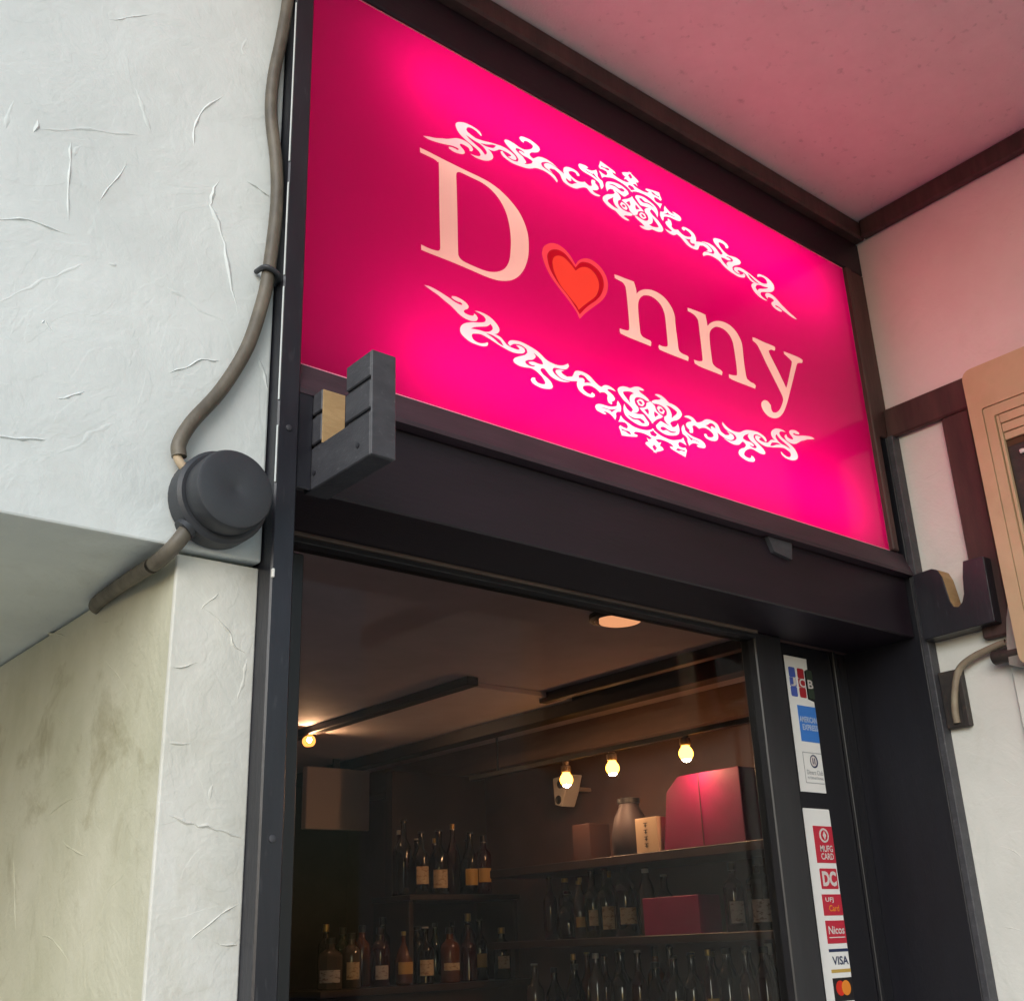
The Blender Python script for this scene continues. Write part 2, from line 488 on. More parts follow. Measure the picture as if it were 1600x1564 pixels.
up_wall = thing('plaster_wall', 'white trowelled plaster wall above the recess, left of the sign', 'wall', (-1.0, 0.0, 1.87))
link('wall_face', box(-2.6, 0.5095, 0.0, 1.6, 1.872, 4.2, 0.0025, 2), 'wall', up_wall)
RIDGES_WALL = [[[0.2936, 2.4584], [0.3131, 2.4734], [0.3443, 2.4972]], [[0.2416, 2.2832], [0.2715, 2.2993], [0.309, 2.315], [0.3457, 2.3256]], [[0.3325, 2.3847], [0.3428, 2.3588], [0.3548, 2.3321]], [[0.2729, 2.2861], [0.2741, 2.2615], [0.276, 2.2306], [0.2796, 2.1889]], [[0.2833, 2.2858], [0.2763, 2.268]], [[0.3317, 2.287], [0.3194, 2.2538], [0.3061, 2.2211]], [[0.4328, 2.4301], [0.4074, 2.3881], [0.4021, 2.3654], [0.4021, 2.3417]], [[0.435, 2.3122], [0.4282, 2.2841], [0.4292, 2.2693], [0.4408, 2.2478], [0.4518, 2.2075], [0.4675, 2.1443]], [[0.3068, 2.1559], [0.2862, 2.1345], [0.2636, 2.1144], [0.2422, 2.0921], [0.2193, 2.0682]], [[0.3821, 2.154], [0.3982, 2.1495], [0.4246, 2.1398], [0.4547, 2.1327]], [[0.3963, 2.054], [0.4138, 2.0677], [0.435, 2.0829], [0.4511, 2.0846]], [[0.2379, 1.9419], [0.2647, 1.9476], [0.2848, 1.9509]], [[0.3493, 1.9846], [0.3307, 1.9735], [0.3186, 1.9583], [0.2967, 1.9379]], [[0.2891, 1.995], [0.3033, 2.0007], [0.3159, 2.0106]], [[0.4952, 2.1056], [0.5013, 2.0882], [0.5075, 2.0657]], [[0.466, 2.3245], [0.4898, 2.3193], [0.4974, 2.3147]], [[0.4581, 2.5345], [0.4521, 2.5068], [0.4657, 2.4992]], [[0.2123, 2.3058], [0.2099, 2.2692]], [[0.2126, 2.1622], [0.243, 2.1751], [0.2847, 2.1757]], [[0.2366, 2.2772], [0.2381, 2.294]], [[0.2663, 2.0676], [0.2711, 2.0725], [0.2791, 2.0611]], [[0.3213, 2.1565], [0.3329, 2.1593]]]
for i, r in enumerate(RIDGES_WALL):
    link('plaster_ridge', ridge(r, 'y', 0.0, 0.0016 + 0.0022 * ((i * 37) % 5) / 4, 0.0008 + 0.0010 * ((i * 53) % 4) / 3), 'wall', up_wall)

pillar = thing('plaster_pillar', 'cream plaster pillar under the upper wall, left of the door post', 'pillar', (0.467, 0.4, 0.0))
link('front_coat', box(0.4230, 0.5105, 0.007, 0.013, 0.0, 1.868, 0.0015, 2), 'pillar', pillar)
link('pillar_body', box(0.424, 0.5105, 0.0132, 1.6, 0.0, 1.868, 0.0), 'side', pillar)['label'] = 'olive stained side face of the pillar'
RIDGES_PILLAR = [[[0.4507, 1.8139], [0.4674, 1.8358]], [[0.4521, 1.8173], [0.4796, 1.8008], [0.4855, 1.7873], [0.5013, 1.7767]], [[0.5015, 1.7736], [0.4993, 1.7514], [0.4955, 1.7309]], [[0.4265, 1.7551], [0.4527, 1.7623]], [[0.4276, 1.6834], [0.4518, 1.6868]], [[0.428, 1.6233], [0.451, 1.6145], [0.4664, 1.6123], [0.4853, 1.6087], [0.5095, 1.6009]], [[0.5063, 1.546], [0.4841, 1.531], [0.4615, 1.5131]], [[0.4853, 1.5125], [0.507, 1.508]], [[0.4747, 1.6507], [0.471, 1.6349]]]
for i, r in enumerate(RIDGES_PILLAR):
    link('plaster_ridge', ridge(r, 'y', 0.007, 0.0014 + 0.0006 * (i % 3), 0.0010 + 0.0005 * (i % 2)), 'pillar', pillar)
RIDGES_SIDE = [[[0.4084, 1.8793], [0.3601, 1.8683], [0.2961, 1.8482]], [[0.1783, 1.798], [0.1276, 1.7648]], [[0.2138, 1.8474], [0.1752, 1.8377]], [[0.3035, 1.6519], [0.2254, 1.6612]], [[0.2542, 1.6197], [0.2234, 1.6093], [0.1719, 1.5976]], [[0.0593, 1.6027], [0.0753, 1.5764], [0.1129, 1.5593], [0.1533, 1.5025]], [[0.2954, 1.5289], [0.2456, 1.5215], [0.1936, 1.4974]], [[0.4121, 1.6162], [0.3688, 1.5342]], [[0.3627, 1.6735], [0.3316, 1.6599]], [[0.3254, 1.7632], [0.285, 1.7477]], [[0.4714, 1.8113], [0.4331, 1.8198]]]
for i, r in enumerate(RIDGES_SIDE):
    link('plaster_ridge', ridge(r, 'x', 0.424, 0.0014 + 0.0006 * (i % 3), 0.0010), 'side', pillar)
rec = tag(link('recess_wall', box(-2.6, 0.4235, 1.6, 1.75, 0.0, 1.9, 0), 'pillar'), 'plaster wall closing the recess beside the pillar', 'wall')

right_wall = thing('porch_wall', 'pale plaster side wall to the right of the sign, framed in brown timber', 'wall', (1.83, -0.6, 0.0))
link('wall_face', box(1.76, 1.92, -1.5, 0.16, 0.0, 3.4, 0.002), 'rwall', right_wall)
link('spill_panel', box(1.7585, 1.7605, -1.5, -0.0065, 2.390, 2.7575, 0), 'pinkspill', right_wall)  # thin slab added to deepen the sign's pink spill on this wall
link('ceiling_moulding', box(1.742, 1.7583, -1.5, -0.0255, 2.757, 2.7965, 0.003), 'brown', right_wall)
link('timber_beam', box(1.7445, 1.7583, -1.5, -0.0063, 2.334, 2.392, 0.003), 'brown', right_wall)
link('timber_post', box(1.7455, 1.7595, -0.165, -0.113, 1.935, 2.3335, 0.003), 'brown', right_wall)
link('edge_board', box(1.752, 1.7595, -1.5, -0.146, 0.0, 1.885, 0.002), 'rwall', right_wall)
for r in ([(-0.06, 1.62), (-0.10, 1.60), (-0.12, 1.55)], [(-0.05, 1.50), (-0.09, 1.49)], [(-0.05, 2.24), (-0.10, 2.25)],
          [(-0.09, 1.72), (-0.12, 1.70)]):
    link('plaster_ridge', ridge(r, 'x', 1.76, 0.0012, 0.0006), 'rwall', right_wall)

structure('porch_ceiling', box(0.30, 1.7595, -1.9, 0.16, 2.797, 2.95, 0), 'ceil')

# ------------------------------------------------------------------ black timber entrance frame
frame = thing('entrance_frame', 'black painted timber door frame with posts and lintel below the pink sign', 'door frame', (1.13, 0.06, 0.0))
link('post', box(0.5105, 0.536, -0.020, 0.15, 0.0, 2.796, 0.0018), 'black', frame)
link('post', box(1.735, 1.7595, -0.010, 0.16, 0.0, 2.3335, 0.0018), 'jet', frame)
link('post_face', box(1.735, 1.7595, -0.022, -0.0102, 0.0, 2.3335, 0.0012), 'brkt', frame)
link('lintel', box(0.5362, 1.7345, 0.0, 0.1345, 1.962, 2.0675, 0.002), 'black_glare', frame)
link('lower_rail', prism([(-0.017, 2.068), (-0.017, 2.074), (-0.0035, 2.1105), (-0.001, 2.1115), (0.03, 2.1115), (0.03, 2.068)], 'x', 0.5362, 1.7345), 'sill', frame)
link('upper_rail', box(0.5362, 1.7595, -0.006, 0.03, 2.685, 2.7565, 0.002), 'black_glare', frame)
link('crown_moulding', box(0.5362, 1.7595, -0.025, 0.03, 2.757, 2.7965, 0.004), 'brown', frame)
link('side_strip', box(1.7005, 1.718, -0.009, 0.03, 2.112, 2.6848, 0.002), 'brown', frame)
link('side_strip', box(1.7185, 1.7345, 0.004, 0.03, 2.112, 2.334, 0.001), 'black', frame)
link('side_strip', box(1.7185, 1.7595, -0.006, 0.03, 2.3345, 2.6848, 0.002), 'brown', frame)
for z0, z1 in ((1.955, 2.02), (2.05, 2.19), (2.205, 2.33), (2.36, 2.60)):
    link('paint_smear', box(0.5098, 0.5112, -0.0206, -0.0188, z0, z1, 0.0003), 'wall', frame)
link('peg', box(0.5103, 0.5132, -0.0235, -0.0195, 1.851, 1.8605, 0.0008), 'white', frame)
link('panel_clip', box(0.5365, 0.5392, -0.006, -0.001, 2.132, 2.148, 0.0005), 'white', frame)
link('screw', lathe([(0.0035, 0.0), (0.0035, -0.0012), (0.002, -0.0018)], (0.5235, -0.0199, 2.02), 'y', 10), 'brkt', frame)
link('screw', lathe([(0.0035, 0.0), (0.0035, -0.0012), (0.002, -0.0018)], (0.5235, -0.0199, 1.60), 'y', 10), 'brkt', frame)
link('catch_plate', prism([(1.350, 2.0665), (1.409, 2.0665), (1.404, 2.039), (1.362, 2.044)], 'y', -0.008, -0.0005), 'brkt', frame)

# ------------------------------------------------------------------ lit sign: print, letters and ornament are one flat sheet cut into pieces
ART = {"O":[[[2165,2788],[2254,2801],[2379,2784],[2488,2760],[2569,2739],[2624,2720],[2697,2708],[2753,2709],[2767,2725],[2735,2743],[2707,2738],[2643,2744],[2593,2760],[2598,2787],[2672,2802],[2755,2793],[2829,2769],[2870,2732],[2855,2692],[2798,2651],[2783,2624],[2806,2607],[2861,2601],[2918,2608],[2946,2622],[2957,2656],[2994,2639],[3016,2604],[2992,2561],[2934,2533],[2859,2523],[2785,2532],[2712,2557],[2640,2599],[2567,2641],[2477,2676],[2379,2720],[2263,2753]],[[2967,2698],[3044,2715],[3139,2711],[3234,2689],[3319,2640],[3370,2580],[3368,2527],[3323,2479],[3283,2462],[3351,2457],[3399,2443],[3446,2407],[3493,2371],[3551,2356],[3640,2354],[3694,2361],[3715,2375],[3691,2397],[3652,2415],[3683,2425],[3743,2427],[3797,2410],[3810,2375],[3768,2331],[3647,2294],[3543,2290],[3446,2306],[3350,2324],[3250,2350],[3156,2370],[3061,2381],[2967,2359],[2919,2339],[2905,2311],[2927,2268],[2982,2244],[3047,2245],[3114,2267],[3162,2296],[3176,2288],[3156,2243],[3084,2212],[2999,2204],[2888,2209],[2796,2241],[2738,2280],[2718,2331],[2740,2398],[2802,2457],[2896,2502],[3010,2540],[3106,2575],[3145,2614],[3141,2648],[3099,2676],[3033,2691]],[[3513,2397],[3540,2444],[3610,2476],[3721,2496],[3841,2487],[3971,2465],[4071,2431],[4180,2370],[4283,2350],[4377,2348],[4473,2370],[4539,2404],[4589,2438],[4602,2397],[4556,2342],[4469,2311],[4373,2299],[4309,2279],[4286,2236],[4325,2196],[4406,2159],[4499,2148],[4606,2163],[4551,2138],[4444,2114],[4340,2113],[4248,2137],[4189,2180],[4140,2217],[4088,2205],[4066,2172],[4114,2122],[4194,2086],[4253,2043],[4280,1991],[4257,1953],[4183,1923],[4080,1905],[3980,1913],[3911,1935],[3883,1974],[3915,2013],[3966,2025],[3969,1991],[4013,1966],[4084,1966],[4136,1982],[4143,2010],[4110,2060],[4052,2103],[3973,2139],[3893,2148],[3792,2129],[3692,2120],[3614,2138],[3591,2173],[3628,2219],[3709,2267],[3802,2318],[3849,2368],[3837,2416],[3778,2441],[3698,2445],[3608,2419],[3546,2369]],[[4511,2306],[4433,2291],[4360,2268],[4342,2227],[4377,2194],[4447,2163],[4543,2162],[4652,2184],[4746,2213],[4731,2166],[4747,2103],[4790,2063],[4862,2038],[4945,2032],[5020,2043],[5065,2075],[5063,2105],[5017,2119],[5002,2103],[4986,2079],[4930,2081],[4876,2100],[4841,2127],[4853,2165],[4921,2197],[5007,2215],[5081,2203],[5136,2181],[5167,2159],[5212,2180],[5270,2190],[5321,2166],[5310,2101],[5325,2051],[5381,2037],[5402,2054],[5390,2082],[5447,2117],[5465,2154],[5435,2191],[5379,2222],[5323,2244],[5345,2266],[5404,2276],[5491,2274],[5445,2304],[5370,2324],[5292,2316],[5241,2289],[5205,2263],[5135,2281],[5063,2321],[4991,2368],[4909,2389],[4815,2389],[4730,2368],[4695,2331],[4673,2286],[4643,2252],[4573,2228],[4547,2225],[4475,2242],[4445,2268]],[[5055,1905],[5078,1946],[5146,1977],[5233,1986],[5329,1991],[5427,2015],[5489,2048],[5497,2086],[5517,2138],[5552,2101],[5576,2046],[5559,1972],[5499,1955],[5462,1921],[5462,1875],[5437,1811],[5401,1843],[5337,1878],[5272,1890],[5205,1887],[5251,1869],[5268,1855],[5220,1842],[5145,1851],[5080,1867]],[[5537,2324],[5567,2363],[5646,2403],[5734,2417],[5799,2419],[5880,2465],[5970,2492],[6047,2489],[6095,2468],[6032,2450],[5970,2440],[6016,2406],[6101,2379],[6164,2346],[6183,2316],[6127,2309],[6073,2319],[5985,2323],[5906,2300],[5868,2251],[5883,2187],[5933,2150],[5939,2100],[5890,2053],[5823,2029],[5779,2030],[5816,2074],[5788,2108],[5727,2142],[5645,2177],[5576,2233],[5538,2282]],[[5645,2127],[5677,2077],[5737,2035],[5822,2025],[5943,2042],[6021,2055],[6081,2004],[6131,1958],[6115,1911],[6034,1876],[5934,1862],[5828,1875],[5724,1905],[5653,1944],[5622,2011],[5630,2080]],[[5955,2148],[6069,2189],[6107,2234],[6123,2277],[6212,2325],[6220,1966],[6180,1997],[6098,2060],[6016,2105]],[[5911,2246],[5982,2297],[6048,2294],[6076,2251],[6025,2193],[5948,2188]],[[5555,1916],[5603,1871],[5695,1838],[5799,1808],[5917,1803],[6049,1817],[6140,1846],[6224,1886],[6228,1747],[6180,1717],[6096,1745],[5966,1753],[5834,1734],[5787,1697],[5872,1690],[5847,1659],[5738,1634],[5630,1613],[5544,1599],[5528,1652],[5498,1718],[5528,1755],[5579,1740],[5664,1738],[5684,1777],[5651,1818],[5587,1821],[5496,1800],[5533,1860]],[[6053,1709],[6100,1688],[6157,1711],[6223,1750],[6232,1500],[6137,1538],[6054,1575],[6013,1598],[6044,1631],[6117,1646],[6161,1645],[6085,1650]]],"H":[[[2893,2408],[2951,2449],[3065,2497],[3161,2534],[3226,2591],[3258,2559],[3257,2519],[3207,2472],[3130,2442],[3035,2435]],[[3139,2428],[3234,2435],[3311,2422],[3387,2396],[3438,2331],[3366,2346],[3271,2391],[3195,2413]],[[3957,2403],[4037,2368],[4105,2320],[4123,2274],[4041,2260],[3939,2260],[3862,2232],[3876,2208],[3926,2202],[3975,2213],[3950,2188],[3874,2177],[3810,2191],[3802,2223],[3848,2255],[3930,2286],[3984,2333],[3994,2362]],[[4781,2311],[4830,2338],[4895,2331],[4948,2293],[5011,2262],[4944,2250],[4877,2226],[4889,2268],[4854,2292],[4778,2272]],[[5160,1920],[5248,1945],[5344,1949],[5504,2002],[5432,1959],[5379,1913],[5343,1933],[5256,1932]],[[5637,2311],[5704,2339],[5793,2361],[5868,2354],[5798,2307],[5764,2237],[5773,2172],[5714,2223],[5654,2274]],[[5688,1970],[5772,1956],[5847,1952],[5958,1978],[6032,1956],[6044,1922],[5983,1913],[5910,1940],[5822,1924],[5738,1942]],[[6054,2150],[6134,2182],[6152,2144],[6135,2087],[6084,2124]],[[5944,2247],[5984,2267],[6021,2252],[6029,2224],[5984,2216]],[[5545,1710],[5618,1701],[5702,1703],[5741,1664],[5688,1662],[5626,1683],[5553,1683]],[[6125,1812],[6225,1856],[6226,1767],[6164,1768]],[[6155,1593],[6225,1632],[6225,1540],[6183,1554]]],"G":{"D":[[2112,4890],[2264,4890],[2475,4883],[2706,4879],[2925,4878],[3130,4879],[3303,4868],[3477,4822],[3651,4734],[3806,4611],[3907,4456],[3961,4281],[3965,4087],[3941,3900],[3867,3695],[3753,3525],[3625,3414],[3485,3348],[3347,3312],[3178,3298],[2947,3301],[2720,3304],[2465,3301],[2262,3295],[2121,3295],[2121,3375],[2247,3367],[2372,3381],[2417,3417],[2424,3495],[2422,3736],[2421,4199],[2421,4753],[2400,4791],[2344,4813],[2231,4815],[2115,4815]],"Dh":[[2712,4735],[2738,4784],[2788,4803],[2957,4804],[3162,4800],[3333,4749],[3470,4646],[3569,4492],[3622,4303],[3639,4084],[3626,3886],[3596,3716],[3529,3580],[3439,3490],[3317,3423],[3182,3387],[3015,3380],[2851,3385],[2771,3399],[2728,3435],[2714,3521],[2715,4015],[2713,4567]],"h1":[[4216,4113],[4260,4214],[4380,4314],[4516,4352],[4650,4330],[4762,4255],[4857,4139],[4938,4248],[5064,4327],[5208,4354],[5366,4303],[5469,4195],[5503,4053],[5461,3883],[5355,3725],[5158,3536],[4987,3376],[4869,3240],[4810,3346],[4684,3465],[4504,3612],[4362,3740],[4259,3898],[4215,4030]],"h2":[[4315,4103],[4382,4196],[4500,4256],[4626,4257],[4738,4195],[4853,4092],[4955,4212],[5059,4261],[5181,4274],[5318,4224],[5401,4126],[5409,3983],[5344,3822],[5230,3680],[5037,3501],[4875,3317],[4814,3397],[4671,3542],[4490,3690],[4360,3854],[4312,4002]],"h3":[[4409,4040],[4452,4116],[4542,4168],[4639,4172],[4751,4115],[4853,4036],[4949,4124],[5062,4177],[5172,4176],[5268,4110],[5313,3998],[5291,3871],[5215,3733],[5063,3586],[4936,3465],[4861,3386],[4818,3448],[4672,3559],[4528,3679],[4434,3833],[4404,3954]],"n1":[[5657,4282],[5730,4290],[5869,4297],[6059,4311],[6079,4296],[6109,4186],[6111,4111],[6164,4171],[6257,4238],[6362,4283],[6481,4309],[6626,4307],[6754,4271],[6849,4199],[6912,4116],[6943,4010],[6940,3868],[6950,3605],[6953,3457],[6968,3405],[7024,3383],[7143,3381],[7174,3362],[7153,3291],[6967,3285],[6675,3281],[6510,3284],[6496,3324],[6513,3369],[6584,3364],[6673,3386],[6710,3423],[6716,3550],[6717,3734],[6713,3941],[6688,4036],[6632,4115],[6537,4168],[6437,4185],[6350,4172],[6260,4135],[6181,4062],[6136,3977],[6117,3867],[6113,3639],[6117,3461],[6130,3415],[6169,3384],[6259,3375],[6322,3373],[6343,3352],[6325,3279],[6150,3277],[5874,3274],[5685,3282],[5676,3322],[5680,3365],[5748,3369],[5830,3380],[5881,3409],[5891,3507],[5893,3787],[5884,4102],[5863,4169],[5812,4206],[5723,4213],[5662,4218]],"n2":[[7275,4283],[7384,4295],[7671,4307],[7704,4274],[7724,4107],[7809,4192],[7959,4280],[8114,4324],[8284,4324],[8426,4267],[8518,4169],[8566,4040],[8558,3766],[8567,3500],[8585,3419],[8667,3389],[8753,3384],[8792,3356],[8766,3296],[8520,3290],[8221,3285],[8118,3300],[8125,3363],[8193,3369],[8292,3392],[8334,3428],[8348,3605],[8339,3870],[8321,4023],[8253,4128],[8134,4184],[7985,4181],[7873,4129],[7775,4030],[7740,3908],[7734,3688],[7738,3489],[7755,3425],[7822,3392],[7923,3378],[7967,3353],[7944,3288],[7724,3285],[7441,3280],[7304,3298],[7297,3360],[7393,3367],[7467,3390],[7505,3422],[7510,3554],[7507,3876],[7503,4109],[7468,4175],[7392,4212],[7273,4224]],"y":[[8874,4288],[8960,4298],[9185,4294],[9439,4303],[9473,4273],[9442,4221],[9352,4209],[9276,4167],[9289,4114],[9377,3978],[9502,3789],[9631,3568],[9686,3666],[9810,3933],[9896,4126],[9882,4172],[9795,4211],[9707,4241],[9705,4290],[9837,4299],[10125,4308],[10231,4291],[10205,4227],[10101,4191],[10044,4148],[9965,3998],[9807,3686],[9652,3380],[9544,3189],[9435,3039],[9312,2933],[9166,2874],[9033,2871],[8932,2920],[8880,2999],[8891,3080],[8974,3148],[9063,3153],[9132,3102],[9133,3024],[9165,2983],[9259,3005],[9365,3090],[9461,3228],[9500,3336],[9438,3462],[9297,3677],[9156,3892],[9036,4097],[8963,4187],[8868,4221]]}}
AX, AZ = 1.1205, 2.3948
def un(l):
    return [(0.5 + x / 1e4, 2.0 + z / 1e4) for x, z in l]
def smooth_loop(P, sub=3, corner=52):
    P = [Vector(p) for p in P]
    n = len(P)
    sharp = []
    for i in range(n):
        a, b = (P[i] - P[i - 1]), (P[(i + 1) % n] - P[i])
        sharp.append(a.length > 1e-9 and b.length > 1e-9 and a.angle(b) > math.radians(corner))
    out = []
    for i in range(n):
        p1, p2 = P[i], P[(i + 1) % n]
        p0 = P[i - 1] if not sharp[i] else p1 - (p2 - p1)
        p3 = P[(i + 2) % n] if not sharp[(i + 1) % n] else p2 + (p2 - p1)
        for s in range(sub):
            t = s / sub
            out.append(0.5 * ((2 * p1) + (p2 - p0) * t + (2 * p0 - 5 * p1 + 4 * p2 - p3) * t * t + (3 * p1 - p0 - 3 * p2 + p3) * t ** 3))
    return [(v.x, v.y) for v in out]

half_o = [smooth_loop(un(o)) for o in ART['O']]
half_h = [smooth_loop(un(h)) for h in ART['H']]
mir = lambda l: [(2 * AX - x, z) for x, z in l]
flip = lambda l: [(x, 2 * AZ - z) for x, z in l]
low_o = half_o + [mir(o) for o in half_o]
low_h = half_h + [mir(h) for h in half_h]
top_o = [flip(o) for o in low_o]
top_h = [flip(h) for h in low_h]
GL = {k: smooth_loop(un(v), 4) for k, v in ART['G'].items()}

SX0, SX1, SZ0, SZ1 = 0.5363, 1.7003, 2.1117, 2.6848
rect = [(SX0, SZ0), (SX1, SZ0), (SX1, SZ1), (SX0, SZ1)]
loops = [rect] + low_o + low_h + top_o + top_h + list(GL.values())
cv, ce = [], []
for lp in loops:
    k0 = len(cv)
    cv += [Vector((x * 100, z * 100)) for x, z in lp]
    ce += [(k0 + i, k0 + (i + 1) % len(lp)) for i in range(len(lp))]
tv, te, tf, _a, _b, _c = geometry.delaunay_2d_cdt(cv, ce, [], 1, 1e-5)
TV = np.array([(v.x / 100, v.y / 100) for v in tv])
tris = []
for f in tf:
    for k in range(1, len(f) - 1):
        tris.append((f[0], f[k], f[k + 1]))
tris = np.array(tris)
CEN = TV[tris].mean(axis=1)
def inside(poly):
    p = np.array(poly)
    x, y = CEN[:, 0], CEN[:, 1]
    c = np.zeros(len(CEN), bool)
    j = len(p) - 1
    for i in range(len(p)):
        xi, yi = p[i]; xj, yj = p[j]
        if yi != yj:
            c ^= ((yi > y) != (yj > y)) & (x < (xj - xi) * (y - yi) / (yj - yi) + xi)
        j = i
    return c
def anyin(ps):
    c = np.zeros(len(CEN), bool)
    for p in ps:
        c |= inside(p)
    return c
kind = np.zeros(len(CEN), int)
kind[anyin(low_o) & ~anyin(low_h)] = 1
kind[anyin(top_o) & ~anyin(top_h)] = 2
kind[inside(GL['D']) & ~inside(GL['Dh'])] = 3
kind[inside(GL['n1'])] = 4
kind[inside(GL['n2'])] = 5
kind[inside(GL['y'])] = 6
h1, h2, h3 = inside(GL['h1']), inside(GL['h2']), inside(GL['h3'])
kind[h1 & ~h2] = 7
kind[h2 & ~h3] = 8
kind[h3] = 9

def sheet(sel, y=0.0):
    t = tris[sel]
    ids = np.unique(t)
    remap = {int(a): i for i, a in enumerate(ids)}
    me = bpy.data.meshes.new('sheet')
    fs = []
    for a, b, c in t:
        pa, pb, pc = TV[a], TV[b], TV[c]
        cr = (pb[0] - pa[0]) * (pc[1] - pa[1]) - (pb[1] - pa[1]) * (pc[0] - pa[0])
        if abs(cr) < 1e-13:
            continue
        fs.append((remap[int(a)], remap[int(b)], remap[int(c)]) if cr > 0 else (remap[int(a)], remap[int(c)], remap[int(b)]))
    me.from_pydata([(TV[i][0], y, TV[i][1]) for i in ids], [], fs)
    me.update()
    return me

sign = thing('illuminated_sign', 'lit magenta lightbox sign reading Donny with a heart for the o', 'sign', (1.118, 0.06, 2.1117))
link('sign_face', sheet(kind == 0), 'pink', sign)
for k, nm, lab in ((1, 'ornament', 'pale scrollwork band below the lettering'), (2, 'ornament', 'pale scrollwork band above the lettering')):
    link(nm, sheet(kind == k), 'blush', sign)['label'] = lab
for k, lab in ((3, 'peach capital letter D'), (4, 'first peach letter n'), (5, 'second peach letter n'), (6, 'peach letter y')):
    link('letter', sheet(kind == k), 'peach', sign)['label'] = lab
hr = link('heart', sheet(kind == 9), 'hred', sign); hr['label'] = 'orange red heart with a coral outline'
link('heart_gap', sheet(kind == 8), 'hgap', hr)
link('heart_outline', sheet(kind == 7), 'hring', hr)
link('panel_edge', box(SX0, SX1, -0.0008, 0.003, 2.6832, 2.6848, 0), 'edge', sign)
link('panel_edge', box(SX0, SX1, -0.0012, 0.003, 2.1117, 2.1132, 0), 'edge', sign)
yb = 0.128
case = link('light_case', boxes([
    (0.5365, 1.732, yb, yb + 0.004, 2.078, 2.74), (0.5365, 1.732, 0.031, yb - 0.0005, 2.068, 2.0775),
    (0.5365, 1.732, 0.031, yb - 0.0005, 2.7405, 2.745), (0.5365, 0.5375, 0.001, yb - 0.0005, 2.078, 2.74),
    (1.731, 1.732, 0.031, yb - 0.0005, 2.078, 2.74)], 0), 'casewhite', sign)
for z in (2.608, 2.178):
    t = link('fluorescent_tube', lathe([(0.010, -0.482), (0.0125, -0.48), (0.0125, 0.48), (0.010, 0.482)], (1.165, 0.072, z), 'x', 16), 'tube', sign)

# ------------------------------------------------------------------ door with glass, dark side panel
door = thing('glass_door', 'dark framed glass door under the lintel showing the bar inside', 'door', (1.0, 0.135, 0.0))
link('track', box(0.5365, 1.456, 0.1125, 0.1345, 1.9572, 1.9617, 0.0005), 'trim', door)
link('top_rail', box(0.5365, 1.456, 0.118, 0.150, 1.9505, 1.957, 0.0005), 'stile', door)
link('stile', box(0.5365, 0.628, 0.124, 0.150, 0.02, 1.939, 0.0015), 'stile', door)
link('stile', box(1.4565, 1.526, 0.122, 0.152, 0.02, 1.9615, 0.002), 'stile', door)
link('bottom_rail', box(0.6285, 1.456, 0.124, 0.150, 0.02, 0.25, 0.0015), 'stile', door)
link('pane', box(0.6285, 1.456, 0.136, 0.1395, 0.2505, 1.9505, 0), 'glass', door)
side = thing('side_panel', 'narrow black side panel with the card stickers, right of the glass door', 'panel', (1.64, 0.15, 0.0))
link('panel_sheet', box(1.5265, 1.7345, 0.1425, 0.156, 0.0, 1.9615, 0.0005), 'panel_dark', side)
link('bead', box(1.5265, 1.5320, 0.134, 0.142, 0.0, 1.9615, 0.0008), 'stile', side)
link('bead', box(1.690, 1.699, 0.136, 0.142, 0.0, 1.9615, 0.0008), 'stile', side)

def text(body, x0, x1, z0, z1, y, name='lettering', mat=None, parent=None, bold=0.0):
    cu = bpy.data.curves.new('txt', 'FONT')
    cu.body = body
    cu.size = 1.0
    cu.offset = bold
    cu.align_x = 'LEFT'
    cu.resolution_u = 3
    ob = bpy.data.objects.new('txt', cu)
    COL.objects.link(ob)
    dg = bpy.context.evaluated_depsgraph_get()
    dg.update()
    me = bpy.data.meshes.new_from_object(ob.evaluated_get(dg))
    bpy.data.objects.remove(ob)
    bpy.data.curves.remove(cu)
    co = np.empty(len(me.vertices) * 3)
    me.vertices.foreach_get('co', co)
    co = co.reshape(-1, 3)
    mn, mx = co.min(0), co.max(0)
    new = np.empty_like(co)
    new[:, 0] = x0 + (co[:, 0] - mn[0]) / max(mx[0] - mn[0], 1e-6) * (x1 - x0)
    new[:, 2] = z0 + (co[:, 1] - mn[1]) / max(mx[1] - mn[1], 1e-6) * (z1 - z0)
    new[:, 1] = y
    me.vertices.foreach_set('co', new.ravel())
    me.update()
    me.materials.clear()
    return link(name, me, mat, parent)

def flat(x0, x1, z0, z1, y, name, mat, parent, r=0.0):
    pts = rrect(x0, x1, z0, z1, r) if r > 0 else [(x0, z0), (x1, z0), (x1, z1), (x0, z1)]
    return link(name, prism(pts, 'y', y, y + 0.0003), mat, parent)

def rrect(x0, x1, z0, z1, r, seg=5):
    out = []
    for cx, cz, a0 in ((x1 - r, z0 + r, -90), (x1 - r, z1 - r, 0), (x0 + r, z1 - r, 90), (x0 + r, z0 + r, 180)):
        for k in range(seg + 1):
            a = math.radians(a0 + 90 * k / seg)
            out.append((cx + r * math.cos(a), cz + r * math.sin(a)))
    return out

def ringpoly(cx, cz, rx, rz, n=24):
    return [(cx + rx * math.cos(2 * math.pi * k / n), cz + rz * math.sin(2 * math.pi * k / n)) for k in range(n)]

